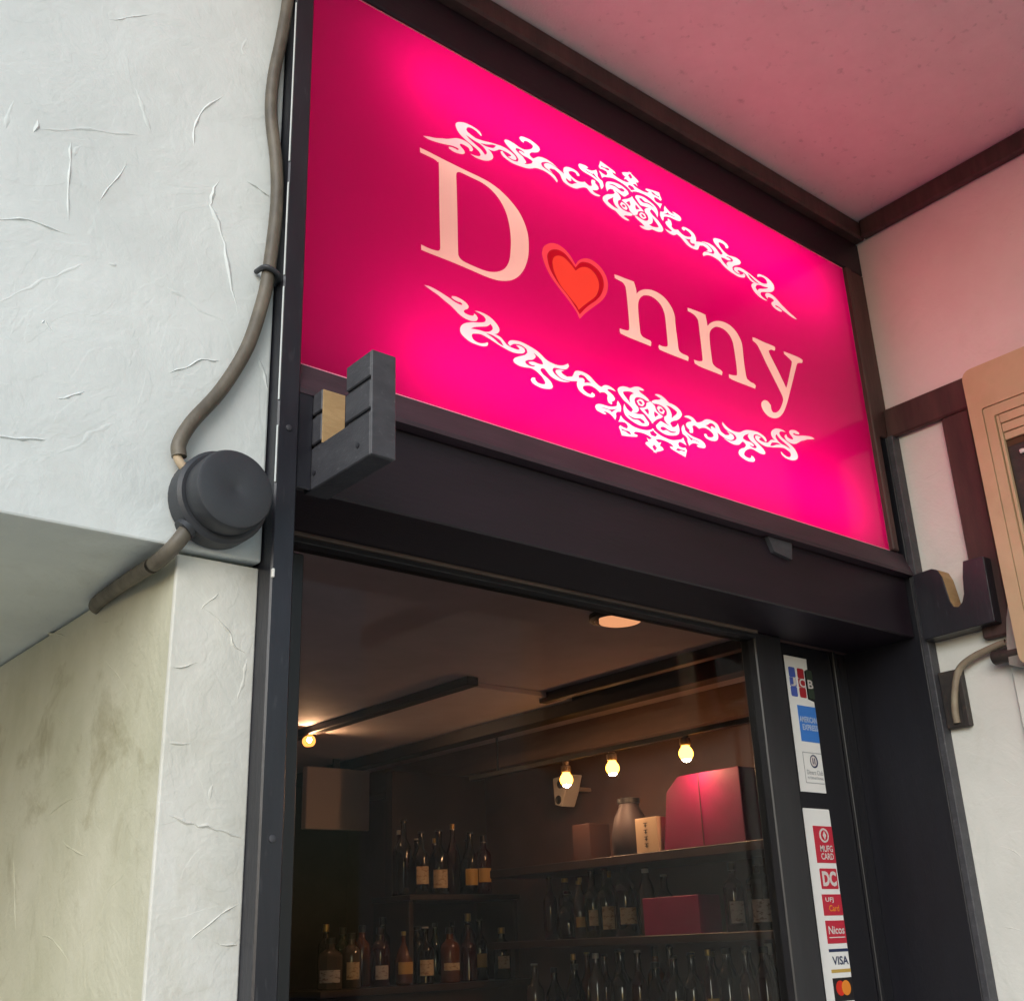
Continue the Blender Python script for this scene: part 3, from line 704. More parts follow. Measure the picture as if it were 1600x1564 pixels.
BLUE = ink('blue', (0.07, 0.11, 0.42)); RED = ink('red', (0.38, 0.02, 0.03)); GREEN = ink('green', (0.03, 0.045, 0.03))
SKY = ink('light_blue', (0.05, 0.20, 0.62)); PALE = ink('pale_blue', (0.42, 0.52, 0.72)); GREY = ink('grey', (0.28, 0.29, 0.32))
NAVY = ink('navy', (0.02, 0.03, 0.09)); CRIM = ink('crimson', (0.50, 0.025, 0.05)); WHITE = ink('white', (0.66, 0.60, 0.58))
GOLD = ink('gold', (0.50, 0.33, 0.08)); ORANGE = ink('orange', (0.75, 0.24, 0.03)); RED2 = ink('bright_red', (0.62, 0.03, 0.015)); BLK = ink('black', (0.015, 0.013, 0.015))
YS = 0.1418
s1 = thing('card_sticker', 'upper white sticker strip with blue, red and green payment card marks', 'sticker', (1.59, YS, 1.715))
st = link('backing', prism([(1.556, 1.715), (1.6245, 1.715), (1.6245, 1.8665), (1.608, 1.8695), (1.607, 1.918), (1.617, 1.921), (1.618, 1.940), (1.556, 1.940)], 'y', YS, YS + 0.0005), 'strip', s1)
yl = YS - 0.0006
def bars(x0, x1, mat):
    flat(x0, x1, 1.9035, 1.921, yl, 'mark', mat, s1, 0.003)
    flat(x0, x1, 1.871, 1.888, yl, 'mark', mat, s1, 0.003)
    flat(x0 + 0.0, x1, 1.8885, 1.903, yl, 'mark', mat, s1)
bars(1.5635, 1.581, BLUE); bars(1.587, 1.605, RED); bars(1.611, 1.6275, GREEN)
for ch, a, b in (('J', 1.5650, 1.5795), ('C', 1.5885, 1.6045), ('B', 1.6120, 1.6265)):
    text(ch, a, b, 1.8885, 1.9035, yl - 0.0004, 'lettering', WHITE, s1, 0.02)
flat(1.575, 1.6243, 1.797, 1.857, yl, 'mark', SKY, s1)
text('AMERICAN', 1.576, 1.6235, 1.829, 1.839, yl - 0.0004, 'lettering', PALE, s1, 0.03)
text('EXPRESS', 1.582, 1.6235, 1.816, 1.826, yl - 0.0004, 'lettering', PALE, s1, 0.03)
fr_out, fr_in = (1.573, 1.6235, 1.7295, 1.7795), 0.0009
for (a, b, c, d) in ((1.573, 1.6235, 1.7786, 1.7795), (1.573, 1.6235, 1.7295, 1.7304), (1.573, 1.5739, 1.7304, 1.7786)):
    flat(a, b, c, d, yl, 'mark', GREY, s1)
link('mark', prism(ringpoly(1.6015, 1.7655, 0.0105, 0.0108), 'y', yl, yl + 0.0003), NAVY, s1)
link('mark', prism(ringpoly(1.6000, 1.7655, 0.0078, 0.0085), 'y', yl - 0.0005, yl - 0.0002), WHITE, s1)
flat(1.5965, 1.5985, 1.7605, 1.7705, yl - 0.0008, 'mark', NAVY, s1)
flat(1.6015, 1.6035, 1.7605, 1.7705, yl - 0.0008, 'mark', NAVY, s1)
text('Diners Club', 1.579, 1.622, 1.7435, 1.7510, yl, 'lettering', GREY, s1)
text('INTERNATIONAL', 1.579, 1.622, 1.7360, 1.7400, yl, 'lettering', GREY, s1)

s2 = thing('card_sticker', 'lower long white sticker strip with red payment card marks', 'sticker', (1.59, YS, 1.28))
link('backing', prism(rrect(1.555, 1.6255, 1.28, 1.689, 0.002, 2), 'y', YS, YS + 0.0005), 'strip', s2)
flat(1.575, 1.6253, 1.605, 1.662, yl, 'mark', CRIM, s2)
link('mark', prism(ringpoly(1.6015, 1.6475, 0.0125, 0.0112), 'y', yl - 0.0004, yl - 0.0001), WHITE, s2)
link('mark', prism(ringpoly(1.6015, 1.6475, 0.0088, 0.0082), 'y', yl - 0.0008, yl - 0.0005), CRIM, s2)
link('mark', prism([(1.6015, 1.6545), (1.606, 1.6475), (1.6015, 1.6405), (1.597, 1.6475)], 'y', yl - 0.0012, yl - 0.0009), WHITE, s2)
text('MUFG', 1.587, 1.620, 1.622, 1.632, yl - 0.0004, 'lettering', WHITE, s2, 0.02)
text('CARD', 1.587, 1.620, 1.610, 1.620, yl - 0.0004, 'lettering', WHITE, s2, 0.02)
flat(1.578, 1.6225, 1.5655, 1.5965, yl, 'mark', CRIM, s2, 0.002)
text('DC', 1.5825, 1.619, 1.5695, 1.5925, yl - 0.0004, 'lettering', WHITE, s2, 0.05)
flat(1.5755, 1.6253, 1.526, 1.5575, yl, 'mark', CRIM, s2)
text('UFJ', 1.583, 1.604, 1.5445, 1.5530, yl - 0.0004, 'lettering', WHITE, s2, 0.02)
text('Card', 1.590, 1.616, 1.5320, 1.5415, yl - 0.0004, 'lettering', ORANGE, s2, 0.02)
flat(1.5755, 1.6253, 1.485, 1.5185, yl, 'mark', CRIM, s2)
text('Nicos', 1.581, 1.622, 1.4985, 1.5105, yl - 0.0004, 'lettering', WHITE, s2, 0.02)
flat(1.581, 1.622, 1.493, 1.4945, yl - 0.0004, 'mark', WHITE, s2)
flat(1.5755, 1.6253, 1.4728, 1.4772, yl, 'mark', NAVY, s2)
text('VISA', 1.5815, 1.6225, 1.4540, 1.4665, yl, 'lettering', NAVY, s2, 0.02)
flat(1.5755, 1.6253, 1.4430, 1.4478, yl, 'mark', GOLD, s2)
flat(1.5755, 1.6253, 1.4025, 1.4355, yl, 'mark', BLK, s2)
link('mark', prism(ringpoly(1.593, 1.421, 0.0115, 0.0108), 'y', yl - 0.0004, yl - 0.0001), RED2, s2)
link('mark', prism(ringpoly(1.607, 1.421, 0.0115, 0.0108), 'y', yl - 0.0008, yl - 0.0005), ORANGE, s2)

# ------------------------------------------------------------------ curtain pole brackets
bl = thing('pole_bracket', 'grooved black wooden pole bracket with a raw tan notch, left under the sign', 'bracket', (0.571, 0.0, 1.957), 'curtain pole brackets')
bm = bmesh.new()
X0, X1 = 0.555, 0.5845
for (y0, y1, z0, z1) in ((-0.130, -0.0005, 1.957, 2.0055), (-0.130, -0.0815, 2.0095, 2.0415), (-0.130, -0.083, 2.0455, 2.0745),
                         (-0.0335, -0.0125, 2.0095, 2.0415), (-0.0335, -0.0125, 2.0455, 2.0705)):
    bx(bm, X0, X1, y0, y1, z0, z1, 0.0012)
bx(bm, X0, X1, -0.1328, -0.1302, 1.957, 2.0745, 0.001)
for (y0, y1) in ((-0.1295, -0.0835), (-0.0335, -0.0130)):
    bx(bm, X0 + 0.0035, X1 - 0.0006, y0, y1, 2.004, 2.068, 0)
link('body', bm_mesh(bm), 'brkt', bl)
link('notch_face', box(X0 + 0.0008, X1 - 0.001, -0.0350, -0.0338, 2.0060, 2.0695, 0.0003), 'raw', bl)['label'] = 'unpainted tan wood inside the notch'
for sy, sz in ((-0.022, 1.975), (-0.108, 1.975)):
    link('screw', lathe([(0.003, 0.0), (0.003, -0.001), (0.0015, -0.0014)], (X0, sy, sz), 'x', 10), 'black', bl)
link('backplate', box(0.5368, 0.5548, -0.016, -0.0125, 1.957, 2.0745, 0.001), 'black', bl)

br = thing('pole_bracket', 'plain black wooden pole bracket with a rounded notch, right by the wall unit', 'bracket', (1.735, -0.02, 1.951), 'curtain pole brackets')
prof = [(-0.0225, 1.9515), (-0.155, 1.9515), (-0.157, 2.0605), (-0.121, 2.0615), (-0.1155, 2.035), (-0.1125, 2.008), (-0.107, 1.995), (-0.099, 1.9890),
        (-0.0905, 1.9915), (-0.0860, 2.002), (-0.0825, 2.028), (-0.0800, 2.045), (-0.0735, 2.0595), (-0.064, 2.0640), (-0.0225, 2.0660)]
prof = [((1 + y) * 1.0058 - 1, 1.5 + (z - 1.5) * 1.0058) if y < -0.03 else (y, z) for y, z in prof]
link('body', prism(prof, 'x', 1.722, 1.7585, 0.0010), 'black', br)
inner = [(-0.0905, 1.9917), (-0.0860, 2.0022), (-0.0825, 2.0282), (-0.0800, 2.0450), (-0.0740, 2.0590)]
inner = [((1 + y) * 1.0058 - 1, 1.5 + (z - 1.5) * 1.0058) for y, z in inner]
link('notch_face', prism(inner + [(p[0] - 0.0007, p[1] + 0.0002) for p in inner[::-1]], 'x', 1.7245, 1.757), 'raw', br)

# ------------------------------------------------------------------ junction box and cables on the left
jb = thing('junction_box', 'round black plastic junction box on the plaster beside the door post', 'junction box', (0.452, 0.0, 1.925))
JC = (0.4525, 0.0, 1.9235)
link('base', lathe([(0.046, 0.0), (0.0485, -0.003), (0.0485, -0.024), (0.045, -0.027)], JC, 'y', 40, 35), 'rubber', jb)
link('cover', lathe([(0.0395, -0.0272), (0.0415, -0.0285), (0.0415, -0.047), (0.0395, -0.0505), (0.036, -0.0518), (0.004, -0.0520), (0.003, -0.0516)], JC, 'y', 44, 30), 'rubber', jb)
for (a, b) in (((0.430, -0.015, 1.897), (0.4185, -0.013, 1.8840)),):
    link('gland', tube([a, ((a[0] + b[0]) / 2, (a[1] + b[1]) / 2, (a[2] + b[2]) / 2), b], 0.0115, 12, 3), 'rubber', jb)

c1 = tag(link('power_cable', tube([(0.5040, -0.012, 2.78), (0.5040, -0.012, 2.70), (0.5030, -0.012, 2.608), (0.498, -0.010, 2.544), (0.4905, -0.009, 2.48), (0.490, -0.009, 2.423), (0.4995, -0.010, 2.354), (0.5015, -0.011, 2.292),
                                   (0.495, -0.012, 2.204), (0.489, -0.011, 2.161), (0.475, -0.010, 2.104), (0.449, -0.010, 2.047), (0.420, -0.011, 2.002), (0.4080, -0.012, 1.975), (0.4085, -0.013, 1.960)], 0.0075, 16, 8), 'cable'),
         'thick grey brown cable running down the white wall to the junction box', 'cable')
c1b = tag(link('inner_wire', tube([(0.4065, -0.012, 1.974), (0.4055, -0.012, 1.964), (0.411, -0.014, 1.952), (0.421, -0.015, 1.944)], 0.0044, 10, 5), 'creambox'), 'short pale wire between the cable sleeve and junction box', 'wire')
c2 = tag(link('power_cable', tube([(0.4230, -0.014, 1.888), (0.4130, -0.010, 1.870), (0.4065, 0.012, 1.8585), (0.4070, 0.06, 1.8590), (0.4120, 0.13, 1.8630), (0.4180, 0.205, 1.8650), (0.430, 0.225, 1.866)], 0.0078, 16, 8), 'cable'),
         'grey brown cable leaving the junction box under the wall overhang', 'cable')
cl = tag(link('cable_clip', tube([(0.4845, -0.003, 2.2075), (0.4865, -0.019, 2.2065), (0.495, -0.0225, 2.2040), (0.5035, -0.019, 2.2015), (0.5085, -0.003, 2.2000)], 0.0030, 8, 5), 'rubber'),
         'small black strap holding the thick cable against the wall', 'clip')

# ------------------------------------------------------------------ yellowed unit, its plate and cable on the right wall
un_ = thing('wall_unit', 'yellowed plastic wall unit with stepped frames and a dark grille, right edge', 'wall unit', (1.73, -0.45, 1.885))
Y1, Y0, Z0, Z1 = -0.1870, -0.720, 1.872, 2.378
XF = 1.700
def ring(name, outer, inner_, x0, x1, mat, r0=0.0, r1=0.0):
    """rectangular ring in the y,z plane between x0 (front) and x1"""
    bm = bmesh.new()
    O = rrect(*outer, max(r0, 0.0004), 4)
    I = rrect(*inner_, max(r1, 0.0004), 4)
    n = len(O)
    lv = [[bm.verts.new((x, p[0], p[1])) for p in L] for x, L in ((x0, O), (x0, I), (x1, O), (x1, I))]
    for i in range(n):
        j = (i + 1) % n
        bm.faces.new((lv[0][i], lv[0][j], lv[1][j], lv[1][i]))
        bm.faces.new((lv[0][i], lv[2][i], lv[2][j], lv[0][j]))
        bm.faces.new((lv[1][i], lv[1][j], lv[3][j], lv[3][i]))
    return link(name, bm_mesh(bm), mat, un_)
link('back_plate', prism(rrect(Y0 + 0.002, Y1 - 0.002, Z0 + 0.002, Z1 - 0.002, 0.014), 'x', 1.712, 1.7590), 'groove', un_)
ring('outer_frame', (Y0, Y1, Z0, Z1), (Y0 + 0.05, -0.2095, Z0 + 0.045, 2.3010), XF, 1.7585, 'unit', 0.016, 0.004)
ring('inner_frame', (Y0 + 0.0512, -0.2106, Z0 + 0.0462, 2.2998), (Y0 + 0.07, -0.2270, Z0 + 0.062, 2.2822), XF + 0.0015, 1.7115, 'unit', 0.004, 0.003)
for k, (za, zb) in enumerate(((2.2660, 2.2810), (2.2500, 2.2648), (2.2365, 2.2488))):
    link('slat', box(XF + 0.003 + 0.002 * k, 1.7115, Y0 + 0.08, -0.2345, za, zb, 0.0006), 'unit', un_)
link('slat_edge', box(XF + 0.004, 1.7115, -0.2335, -0.2285, Z0 + 0.064, 2.2812, 0.0006), 'unit', un_)
link('grille', box(XF + 0.010, 1.7115, Y0 + 0.08, -0.2350, Z0 + 0.064, 2.2250, 0.001), 'rust', un_)
link('grille_clip', box(XF + 0.004, XF + 0.0095, -0.262, -0.254, 2.205, 2.212, 0.001), 'white', un_)
link('flange', prism([(-0.186, 2.000), (-0.176, 1.985), (-0.166, 1.955), (-0.158, 1.915), (-0.156, 1.882), (-0.172, 1.876), (-0.200, 1.876), (-0.200, 2.0)], 'x', 1.728, 1.7450, 0.001), 'grey', un_)
link('grommet', lathe([(0.010, 0.0), (0.0115, 0.003), (0.0115, 0.06), (0.010, 0.062)], (1.738, -0.190, 1.9005), 'y', 16), 'rust', un_)
pl = thing('conduit_plate', 'small dark rusty cover plate on the right wall beside the black post', 'plate', (1.75, -0.04, 1.80))
link('plate', box(1.7475, 1.7595, -0.0640, -0.0225, 1.8045, 1.8985, 0.0015), 'rust', pl)
link('plate_rim', box(1.7445, 1.7475, -0.064, -0.056, 1.8045, 1.8985, 0.0008), 'rust', pl)
tag(link('unit_cable', tube([(1.745, -0.165, 1.9200), (1.745, -0.150, 1.9225), (1.745, -0.123, 1.9185), (1.745, -0.090, 1.9105), (1.745, -0.066, 1.8985), (1.744, -0.0555, 1.8800), (1.7435, -0.048, 1.8550), (1.7435, -0.0440, 1.8300), (1.746, -0.0425, 1.812)], 0.0058, 12, 8), 'cable2'),
    'beige cable curving from the yellowed unit down to the rusty plate', 'cable')

# ------------------------------------------------------------------ the bar inside
structure('bar_floor', box(0.54, 3.3, 0.157, 4.2, -0.01, 0.012, 0), 'ifloor')
bc = structure('bar_ceiling', box(0.54, 3.3, 0.157, 4.2, 2.30, 2.36, 0), 'iceil')
structure('bar_wall_left', box(0.512, 0.54, 0.157, 4.2, 0.0, 2.36, 0), 'ipale')
structure('bar_wall_right', box(3.15, 3.3, 0.162, 4.2, 0.012, 2.2995, 0), 'iwall')
structure('bar_wall_back', box(0.54, 3.3, 4.1, 4.25, 0.012, 2.2995, 0), 'iwall')
structure('bar_wall_front', boxes([(1.7605, 3.3, 0.1605, 0.30, 0.0, 2.36), (0.54, 1.76, 0.135, 0.156, 1.9625, 2.36)], 0), 'iwall')
link('ceiling_beam', box(2.160, 2.205, 1.80, 4.09, 2.272, 2.2995, 0.002), 'ibeam', bc)
link('ceiling_beam', box(2.665, 2.730, 0.31, 4.09, 2.238, 2.2995, 0.002), 'ibeam', bc)
link('ceiling_beam', box(2.545, 2.580, 0.31, 1.90, 2.268, 2.2995, 0.002), 'ibeam', bc)
link('ceiling_batten', box(3.02, 3.149, 0.31, 4.09, 2.19, 2.2995, 0.002), 'ibatten', bc)
link('ceiling_panel', box(2.2055, 2.6645, 1.86, 4.09, 2.2820, 2.2995, 0.002), 'ipanel', bc)
part = tag(link('partition', box(2.66, 3.149, 2.97, 3.02, 0.012, 2.19, 0.002), 'ipart'), 'brown partition wall behind the bottle rack in the bar', 'partition')

def shelf(name, label, boards, loc):
    t = thing(name, label, 'shelf', loc)
    for b in boards:
        link('board', box(*b, 0.002), 'shelf', t)
    return t
shelf('wall_shelf', 'topmost dark shelf on the bar wall, holding the red boxes', [(2.85, 3.1495, 0.75, 2.58, 1.742, 1.772)], (3.0, 1.6, 1.742))
shelf('wall_shelf', 'second dark shelf on the bar wall, below the red boxes', [(2.85, 3.1495, 0.75, 2.58, 1.488, 1.514)], (3.0, 1.6, 1.488))
shelf('wall_shelf', 'lowest dark shelf on the bar wall at the picture bottom', [(2.85, 3.1495, 0.75, 2.58, 1.176, 1.20)], (3.0, 1.6, 1.176))
rk = shelf('bottle_rack', 'dark two tier bottle rack standing against the partition', [(2.15, 3.10, 2.64, 2.965, 1.356, 1.378), (2.56, 3.10, 2.70, 2.965, 1.672, 1.692)], (2.7, 2.8, 0.0))
for x in (2.57, 3.08):
    link('upright', box(x, x + 0.02, 2.72, 2.965, 1.3785, 1.6715, 0.002), 'shelf', rk)
link('cabinet', box(2.16, 3.09, 2.66, 2.964, 0.012, 1.3555, 0.003), 'shelf', rk)

PROF = {
    'wine': [(0.92, 0.0), (1.0, 0.015), (1.0, 0.56), (0.90, 0.63), (0.55, 0.70), (0.36, 0.76), (0.33, 0.94), (0.40, 0.945), (0.40, 0.965), (0.34, 0.97)],
    'whisky': [(0.94, 0.0), (1.0, 0.015), (1.0, 0.62), (0.92, 0.69), (0.52, 0.76), (0.36, 0.79), (0.36, 0.88)],
    'round': [(0.70, 0.0), (0.92, 0.04), (1.0, 0.24), (0.97, 0.44), (0.74, 0.62), (0.40, 0.74), (0.28, 0.80), (0.28, 0.92)],
    'slim': [(0.95, 0.0), (1.0, 0.015), (1.0, 0.66), (0.72, 0.76), (0.42, 0.84), (0.40, 0.93)],
}
def bottle(x, y, z, h, r, kind, glass, cap, label, lz=(0.16, 0.46), lw=0.95, desc=''):
    t = thing('bottle', desc, 'bottle', (x, y, z), 'bottles inside the bar')
    sides = 8 if kind == 'square' else 16
    prof = PROF['whisky' if kind == 'square' else kind]
    link('glass_body', lathe([(a * r, b * h) for a, b in prof], (x, y, z + 0.0004), 'z', sides, 40), glass, t)
    top = prof[-1]
    link('cap', lathe([(top[0] * r * 1.12, top[1] * h + 0.0006), (top[0] * r * 1.12, h * 0.995), (top[0] * r * 0.95, h)], (x, y, z + 0.0004), 'z', 10, 40), cap, t)
    if label:
        c0 = lz[0] + 0.06 * math.sin(91 * x + 57 * y); c1 = lz[1] - 0.05 + 0.06 * math.sin(37 * x + 83 * y)
        lz = (c0, c1); lw = lw * (0.72 + 0.28 * math.sin(53 * x + 29 * y) ** 2)
        ang = math.atan2(-1.0 - y, 0.0 - x) + (0.25 if kind != 'square' else 0)
        bm = bmesh.new()
        n = 8
        row = []
        for k in range(n + 1):
            a = ang - lw + 2 * lw * k / n
            row.append([bm.verts.new((x + (r + 0.0008) * math.cos(a), y + (r + 0.0008) * math.sin(a), z + q * h)) for q in lz])
        for k in range(n):
            bm.faces.new((row[k][0], row[k + 1][0], row[k + 1][1], row[k][1]))
        link('paper_label', bm_mesh(bm, smooth=0), label, t)
    return t

Z2, Z3 = 1.5142, 1.2002
B = [
    # second wall shelf, far end to near end
    (2.95, 2.350, Z2, 0.225, 0.026, 'wine', 'glassred', 'capblack', None, 'slim red brown bottle at the far end of the second wall shelf'),
    (2.95, 2.252, Z2, 0.165, 0.048, 'round', 'glassdark', 'capblack', None, 'squat dark bottle near the far end of the second wall shelf'),
    (2.93, 2.167, Z2, 0.195, 0.022, 'slim', 'glassclear', 'capgold', 'labelgold', 'thin yellow labelled bottle on the second wall shelf beside two green bottles'),
    (2.93, 2.098, Z2, 0.230, 0.031, 'wine', 'glassgreen', 'capblack', 'labelcream', 'left one of two dark green bottles with cream labels, second wall shelf'),
    (2.93, 2.030, Z2, 0.230, 0.031, 'wine', 'glassgreen', 'capblack', 'labelcream', 'right one of two dark green bottles with cream labels, second wall shelf'),
    (2.93, 1.933, Z2, 0.262, 0.038, 'wine', 'glassdark', 'capblack', 'labelcream', 'tallest dark bottle with a cream label on the second wall shelf'),
    (2.95, 1.850, Z2, 0.215, 0.027, 'slim', 'glassclear', 'capwhite', None, 'clear bottle beside the small crimson box on the second wall shelf'),
    (2.93, 1.452, Z2, 0.205, 0.032, 'whisky', 'glassred', 'capblack', 'labelwhite', 'bottle with pale label just right of the small crimson box'),
    (2.93, 1.345, Z2, 0.215, 0.043, 'square', 'glassdark', 'capblack', 'labelwhite', 'square dark bottle with large white label at the near end of the second shelf'),
    # lowest wall shelf
    (2.95, 2.455, Z3, 0.235, 0.034, 'wine', 'glassclear', 'capwhite', 'labelwhite', 'pale bottle at the far end of the lowest wall shelf'),
    (2.95, 2.345, Z3, 0.220, 0.040, 'round', 'glassdark', 'capblack', 'labelcream', 'dark round bottle, second from the far end of the lowest wall shelf'),
    (2.95, 2.235, Z3, 0.230, 0.042, 'round', 'glassdark', 'capblack', 'labelcream', 'dark round bottle, third from the far end of the lowest wall shelf'),
    (2.93, 2.100, Z3, 0.265, 0.026, 'slim', 'glassclear', 'capwhite', 'labelcream', 'slim bottle with tall white cap on the lowest wall shelf'),
    (2.95, 1.998, Z3, 0.275, 0.042, 'wine', 'glassdark', 'capblack', 'labelcream', 'dark wide shouldered bottle right of the tall white cap, lowest shelf'),
    (2.95, 1.915, Z3, 0.270, 0.030, 'wine', 'glassred', 'capwhite', 'labelcream', 'red capped bottle in the middle of the lowest wall shelf'),
    (2.94, 1.826, Z3, 0.232, 0.046, 'round', 'glassdark', 'capblack', 'labelgold', 'squat dark bottle with a gold label on the lowest wall shelf'),
    (2.94, 1.742, Z3, 0.250, 0.034, 'wine', 'glassdark', 'capblack', 'labelcream', 'dark bottle just right of the squat gold labelled one, lowest shelf'),
    (2.94, 1.665, Z3, 0.258, 0.035, 'wine', 'glassdark', 'capblack', None, 'black unlabelled bottle on the right half of the lowest wall shelf'),
    (2.94, 1.590, Z3, 0.266, 0.024, 'slim', 'glassred', 'capgold', 'labelgold', 'thin red bottle with gold cap on the lowest wall shelf'),
    (2.94, 1.515, Z3, 0.270, 0.036, 'slim', 'glassdark', 'capblack', None, 'fourth bottle from the near end of the lowest wall shelf, dark'),
    (2.94, 1.440, Z3, 0.268, 0.028, 'wine', 'glassred', 'capblack', None, 'third bottle from the near end of the lowest wall shelf, reddish'),
    (2.94, 1.368, Z3, 0.270, 0.034, 'slim', 'glassred', 'capblack', None, 'second bottle from the near end of the lowest wall shelf, reddish'),
    (2.94, 1.292, Z3, 0.272, 0.032, 'wine', 'glassdark', 'capblack', None, 'nearest bottle on the lowest wall shelf beside the door stile'),
    # rack, upper tier
    (2.600, 2.80, 1.6922, 0.285, 0.034, 'wine', 'glassdark', 'capblack', None, 'tall black bottle at the left end of the rack upper tier'),
    (2.655, 2.76, 1.6922, 0.235, 0.032, 'wine', 'glassdark', 'capblack', 'labelcream', 'dark bottle with narrow cream label on the rack upper tier'),
    (2.740, 2.76, 1.6922, 0.245, 0.037, 'wine', 'glassdark', 'capblack', 'labelcream', 'dark bottle with bright round label in the middle of the rack upper tier'),
    (2.895, 2.76, 1.6922, 0.240, 0.032, 'wine', 'glassdark', 'capblack', 'labelgold', 'dark bottle with small tan label on the right of the rack upper tier'),
    (2.970, 2.77, 1.6922, 0.230, 0.033, 'whisky', 'glassred', 'capblack', 'labelgold', 'brown bottle at the right end of the rack upper tier'),
    # rack, lower tier
    (2.252, 2.75, 1.3782, 0.170, 0.044, 'square', 'glassclear', 'capblack', 'labelwhite', 'square bottle with wide white label at the left end of the rack lower tier'),
    (2.345, 2.76, 1.3782, 0.185, 0.036, 'whisky', 'glassclear', 'capblack', 'labelcream', 'pale bottle, second from left on the rack lower tier'),
    (2.462, 2.75, 1.3782, 0.200, 0.036, 'whisky', 'glassred', 'capblack', 'labelwhite', 'dark red bottle with pale pink label, third from left on the rack lower tier'),
    (2.568, 2.75, 1.3782, 0.185, 0.036, 'round', 'glassamber', 'capgold', 'labelgold', 'ornate golden amber bottle on the rack lower tier'),
    (2.665, 2.75, 1.3782, 0.200, 0.033, 'wine', 'glassdark', 'capwhite', 'labelcream', 'dark bottle with cream label right of the golden bottle'),
    (2.780, 2.75, 1.3782, 0.195, 0.040, 'whisky', 'glassamber', 'capblack', 'labelcream', 'amber bottle with square cream label on the rack lower tier'),
    (2.885, 2.77, 1.3782, 0.210, 0.034, 'wine', 'glassred', 'capblack', None, 'red brown bottle right of the amber bottle on the rack'),
    (2.965, 2.80, 1.3782, 0.225, 0.032, 'wine', 'glassdark', 'capblack', 'labelgold', 'second bottle from the right on the rack lower tier, dark with small label'),
    (3.045, 2.76, 1.3782, 0.190, 0.034, 'whisky', 'glassgreen', 'capgold', 'labelcream', 'gold capped green bottle at the right end of the rack lower tier'),
]
for b in B:
    bottle(*b[:9], desc=b[9])
# back rows: dark bottles that nothing in the picture tells apart
rnd = random.Random(3)
ORD = ['first', 'second', 'third', 'fourth', 'fifth', 'sixth', 'seventh', 'eighth', 'ninth', 'tenth', 'eleventh', 'twelfth', 'thirteenth', 'fourteenth']
def back_row(spots, z, zr, lab):
    for n_, (x, y) in enumerate(spots):
        k = rnd.choice(['wine', 'wine', 'whisky', 'slim', 'round'])
        g = rnd.choice(['glassdark', 'glassdark', 'glassred', 'glassgreen', 'glassamber'])
        bottle(x, y, z, rnd.uniform(*zr), rnd.uniform(0.027, 0.034), k, g, rnd.choice(['capblack', 'capblack', 'capgold', 'capwhite']), None, desc=lab % ORD[n_])
back_row([(3.06, 1.28 + 0.083 * k + rnd.uniform(-0.012, 0.012)) for k in range(14)], Z3, (0.24, 0.285), '%s bottle from the near end in the back row of the lowest wall shelf')
back_row([(3.06, 1.88 + 0.085 * k + rnd.uniform(-0.012, 0.012)) for k in range(7)], Z2, (0.18, 0.235), '%s bottle from the near end in the back row of the second wall shelf')
back_row([(2.30 + 0.083 * k + rnd.uniform(-0.008, 0.008), 2.87) for k in range(9)], 1.3782, (0.20, 0.26), '%s bottle from the left in the back row of the rack lower tier')
back_row([(2.63 + 0.085 * k + rnd.uniform(-0.008, 0.008), 2.87) for k in range(5)], 1.6922, (0.22, 0.29), '%s bottle from the left in the back row of the rack upper tier')

rb = thing('gift_box', 'large crimson box on the top wall shelf', 'box', (2.94, 1.49, 1.7722))
link('carton', prism([(1.325, 1.7724), (1.670, 1.7724), (1.640, 1.955), (1.585, 2.000), (1.325, 2.000)], 'x', 2.862, 3.02, 0.002), 'redbox', rb)
link('lid_seam', box(2.8600, 2.8618, 1.4930, 1.4960, 1.775, 1.998, 0), 'brownbox', rb)
cb = thing('cream_box', 'cream carton with vertical black writing beside the large crimson box', 'box', (2.90, 1.745, 1.7722))
link('carton', box(2.862, 2.96, 1.695, 1.795, 1.7724, 1.885, 0.001), 'creambox', cb)
for k in range(4):
    z = 1.868 - k * 0.022
    link('writing', boxes([(2.8612, 2.8617, 1.738, 1.756, z - 0.002, z), (2.8612, 2.8617, 1.745, 1.749, z - 0.014, z - 0.0022), (2.8612, 2.8617, 1.740, 1.754, z - 0.010, z - 0.008)], 0), 'ink', cb)
bb = tag(link('brown_box', box(2.87, 2.97, 2.03, 2.12, 1.7724, 1.895, 0.001), 'brownbox'), 'reddish brown carton at the far left of the top wall shelf', 'box')
jar = thing('jar', 'dark lidded jar on the top wall shelf left of the cream carton', 'jar', (2.93, 1.90, 1.7722))
link('jar_body', lathe([(0.058, 0.0), (0.066, 0.01), (0.068, 0.07), (0.055, 0.13), (0.036, 0.165), (0.036, 0.178)], (2.94, 1.895, 1.7724), 'z', 20), 'ipart', jar)
link('lid', lathe([(0.040, 0.1785), (0.040, 0.195), (0.012, 0.200)], (2.94, 1.895, 1.7724), 'z', 16), 'capblack', jar)
sb = tag(link('gift_box', box(2.865, 2.97, 1.545, 1.790, Z2 + 0.0002, Z2 + 0.115, 0.0015), 'redbox'), 'small crimson box lying on the second wall shelf', 'box')

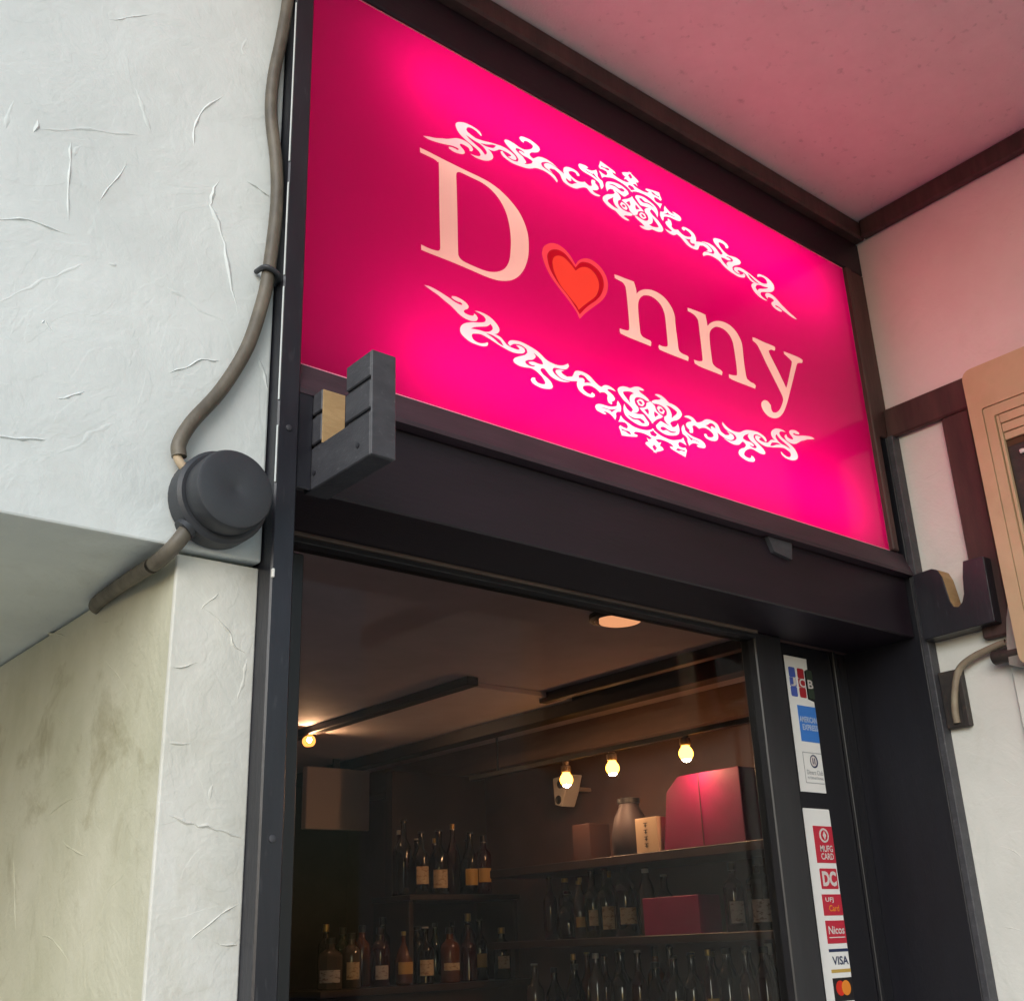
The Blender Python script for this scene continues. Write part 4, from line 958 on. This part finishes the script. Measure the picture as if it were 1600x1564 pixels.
# wall screen, speaker
tv = thing('hanging_screen', 'glossy cream screen hanging below the ceiling beam at the back left', 'screen', (2.6, 3.32, 2.0))
link('panel', box(2.45, 2.765, 3.30, 3.34, 1.983, 2.240, 0.004), 'screen', tv)
link('hanger', box(2.59, 2.62, 3.315, 3.33, 2.2405, 2.2995, 0.001), 'ibeam', tv)
spk = thing('speaker', 'small white speaker with two dark cones beside the spot lamps', 'speaker', (3.03, 2.31, 1.99))
link('cabinet', prism([(2.263, 2.105), (2.358, 2.100), (2.353, 2.000), (2.316, 1.9895), (2.289, 2.037)], 'x', 3.00, 3.07, 0.002), 'capwhite', spk)
for y, z in ((2.316, 2.0735), (2.330, 2.0160)):
    link('cone', lathe([(0.017, 0.0), (0.015, -0.003), (0.004, -0.001)], (2.9995, y, z), 'x', 14), 'capblack', spk)
link('arm', box(3.071, 3.149, 2.300, 2.316, 2.05, 2.065, 0.001), 'lampmetal', spk)

# lamps
track = thing('lamp_track', 'thin dark rail carrying the three spot lamps over the shelves', 'rail', (2.80, 1.6, 2.11))
link('rail', box(2.788, 2.812, 0.75, 2.62, 2.111, 2.128, 0.001), 'ibeam', track)
for y in (0.95, 2.45):
    link('hanger', lathe([(0.004, 0.0), (0.004, 0.1708)], (2.80, y, 2.1285), 'z', 8), 'ibeam', track)
for (y, z, lab) in ((2.060, 2.046, 'leftmost of three bare spot lamps over the shelves, beside the speaker'), (1.822, 2.055, 'middle one of three bare spot lamps over the shelves'), (1.482, 2.056, 'rightmost of three bare spot lamps, above the crimson box')):
    t = thing('spot_lamp', lab, 'lamp', (2.80, y, z), 'spot lamps')
    link('stem', lathe([(0.010, 0.050), (0.012, 2.1107 - z)], (2.80, y, z), 'z', 10), 'lampmetal', t)
    link('socket', lathe([(0.016, 0.026), (0.019, 0.032), (0.018, 0.048), (0.011, 0.0515)], (2.80, y, z), 'z', 14), 'lampmetal', t)
    link('bulb_halo', lathe([(0.0145, -0.0180), (0.0190, -0.0135), (0.0222, -0.0075), (0.0235, 0.0), (0.0222, 0.0080), (0.0185, 0.0150), (0.0140, 0.0210), (0.012, 0.0255)], (2.80, y, z), 'z', 24, 80), 'amber', t)
    link('bulb', lathe([(0.002, -0.0262), (0.006, -0.0255), (0.0100, -0.0236), (0.0130, -0.0210), (0.0146, -0.0186), (0.0130, -0.0178)], (2.80, y, z), 'z', 24, 80), 'bulb', t)
sp = thing('ceiling_spot', 'small glowing ring spot on the bar ceiling near the door post', 'lamp', (2.172, 2.80, 2.23))
link('stem', lathe([(0.005, 0.020), (0.005, 0.0235)], (2.172, 2.80, 2.2480), 'z', 8), 'lampmetal', sp)
link('ring', lathe([(0.020, 0.022), (0.0225, 0.0), (0.0225, -0.005), (0.016, -0.005), (0.015, 0.003)], (2.172, 2.80, 2.2480), 'y', 24), 'spotring', sp)
link('bulb', lathe([(0.002, -0.011), (0.007, -0.009), (0.009, -0.003), (0.007, 0.0025)], (2.168, 2.80, 2.2500), 'y', 14), 'spotbulb', sp)
dl = thing('downlight', 'dim orange recessed downlight in the bar ceiling behind the lintel', 'lamp', (2.075, 0.985, 2.29))
link('trim_ring', lathe([(0.072, 0.0), (0.072, -0.012), (0.058, -0.016), (0.056, -0.006)], (2.065, 1.030, 2.2992), 'z', 30), 'ibeam', dl)
link('lens', lathe([(0.055, -0.0065), (0.055, -0.0170), (0.050, -0.0185)], (2.078, 1.030, 2.2992), 'z', 30), 'downlight', dl)

for o in scene.objects:
    if o.type == 'MESH' and o.parent is None and 'label' not in o and 'kind' not in o:
        o['kind'] = 'structure'
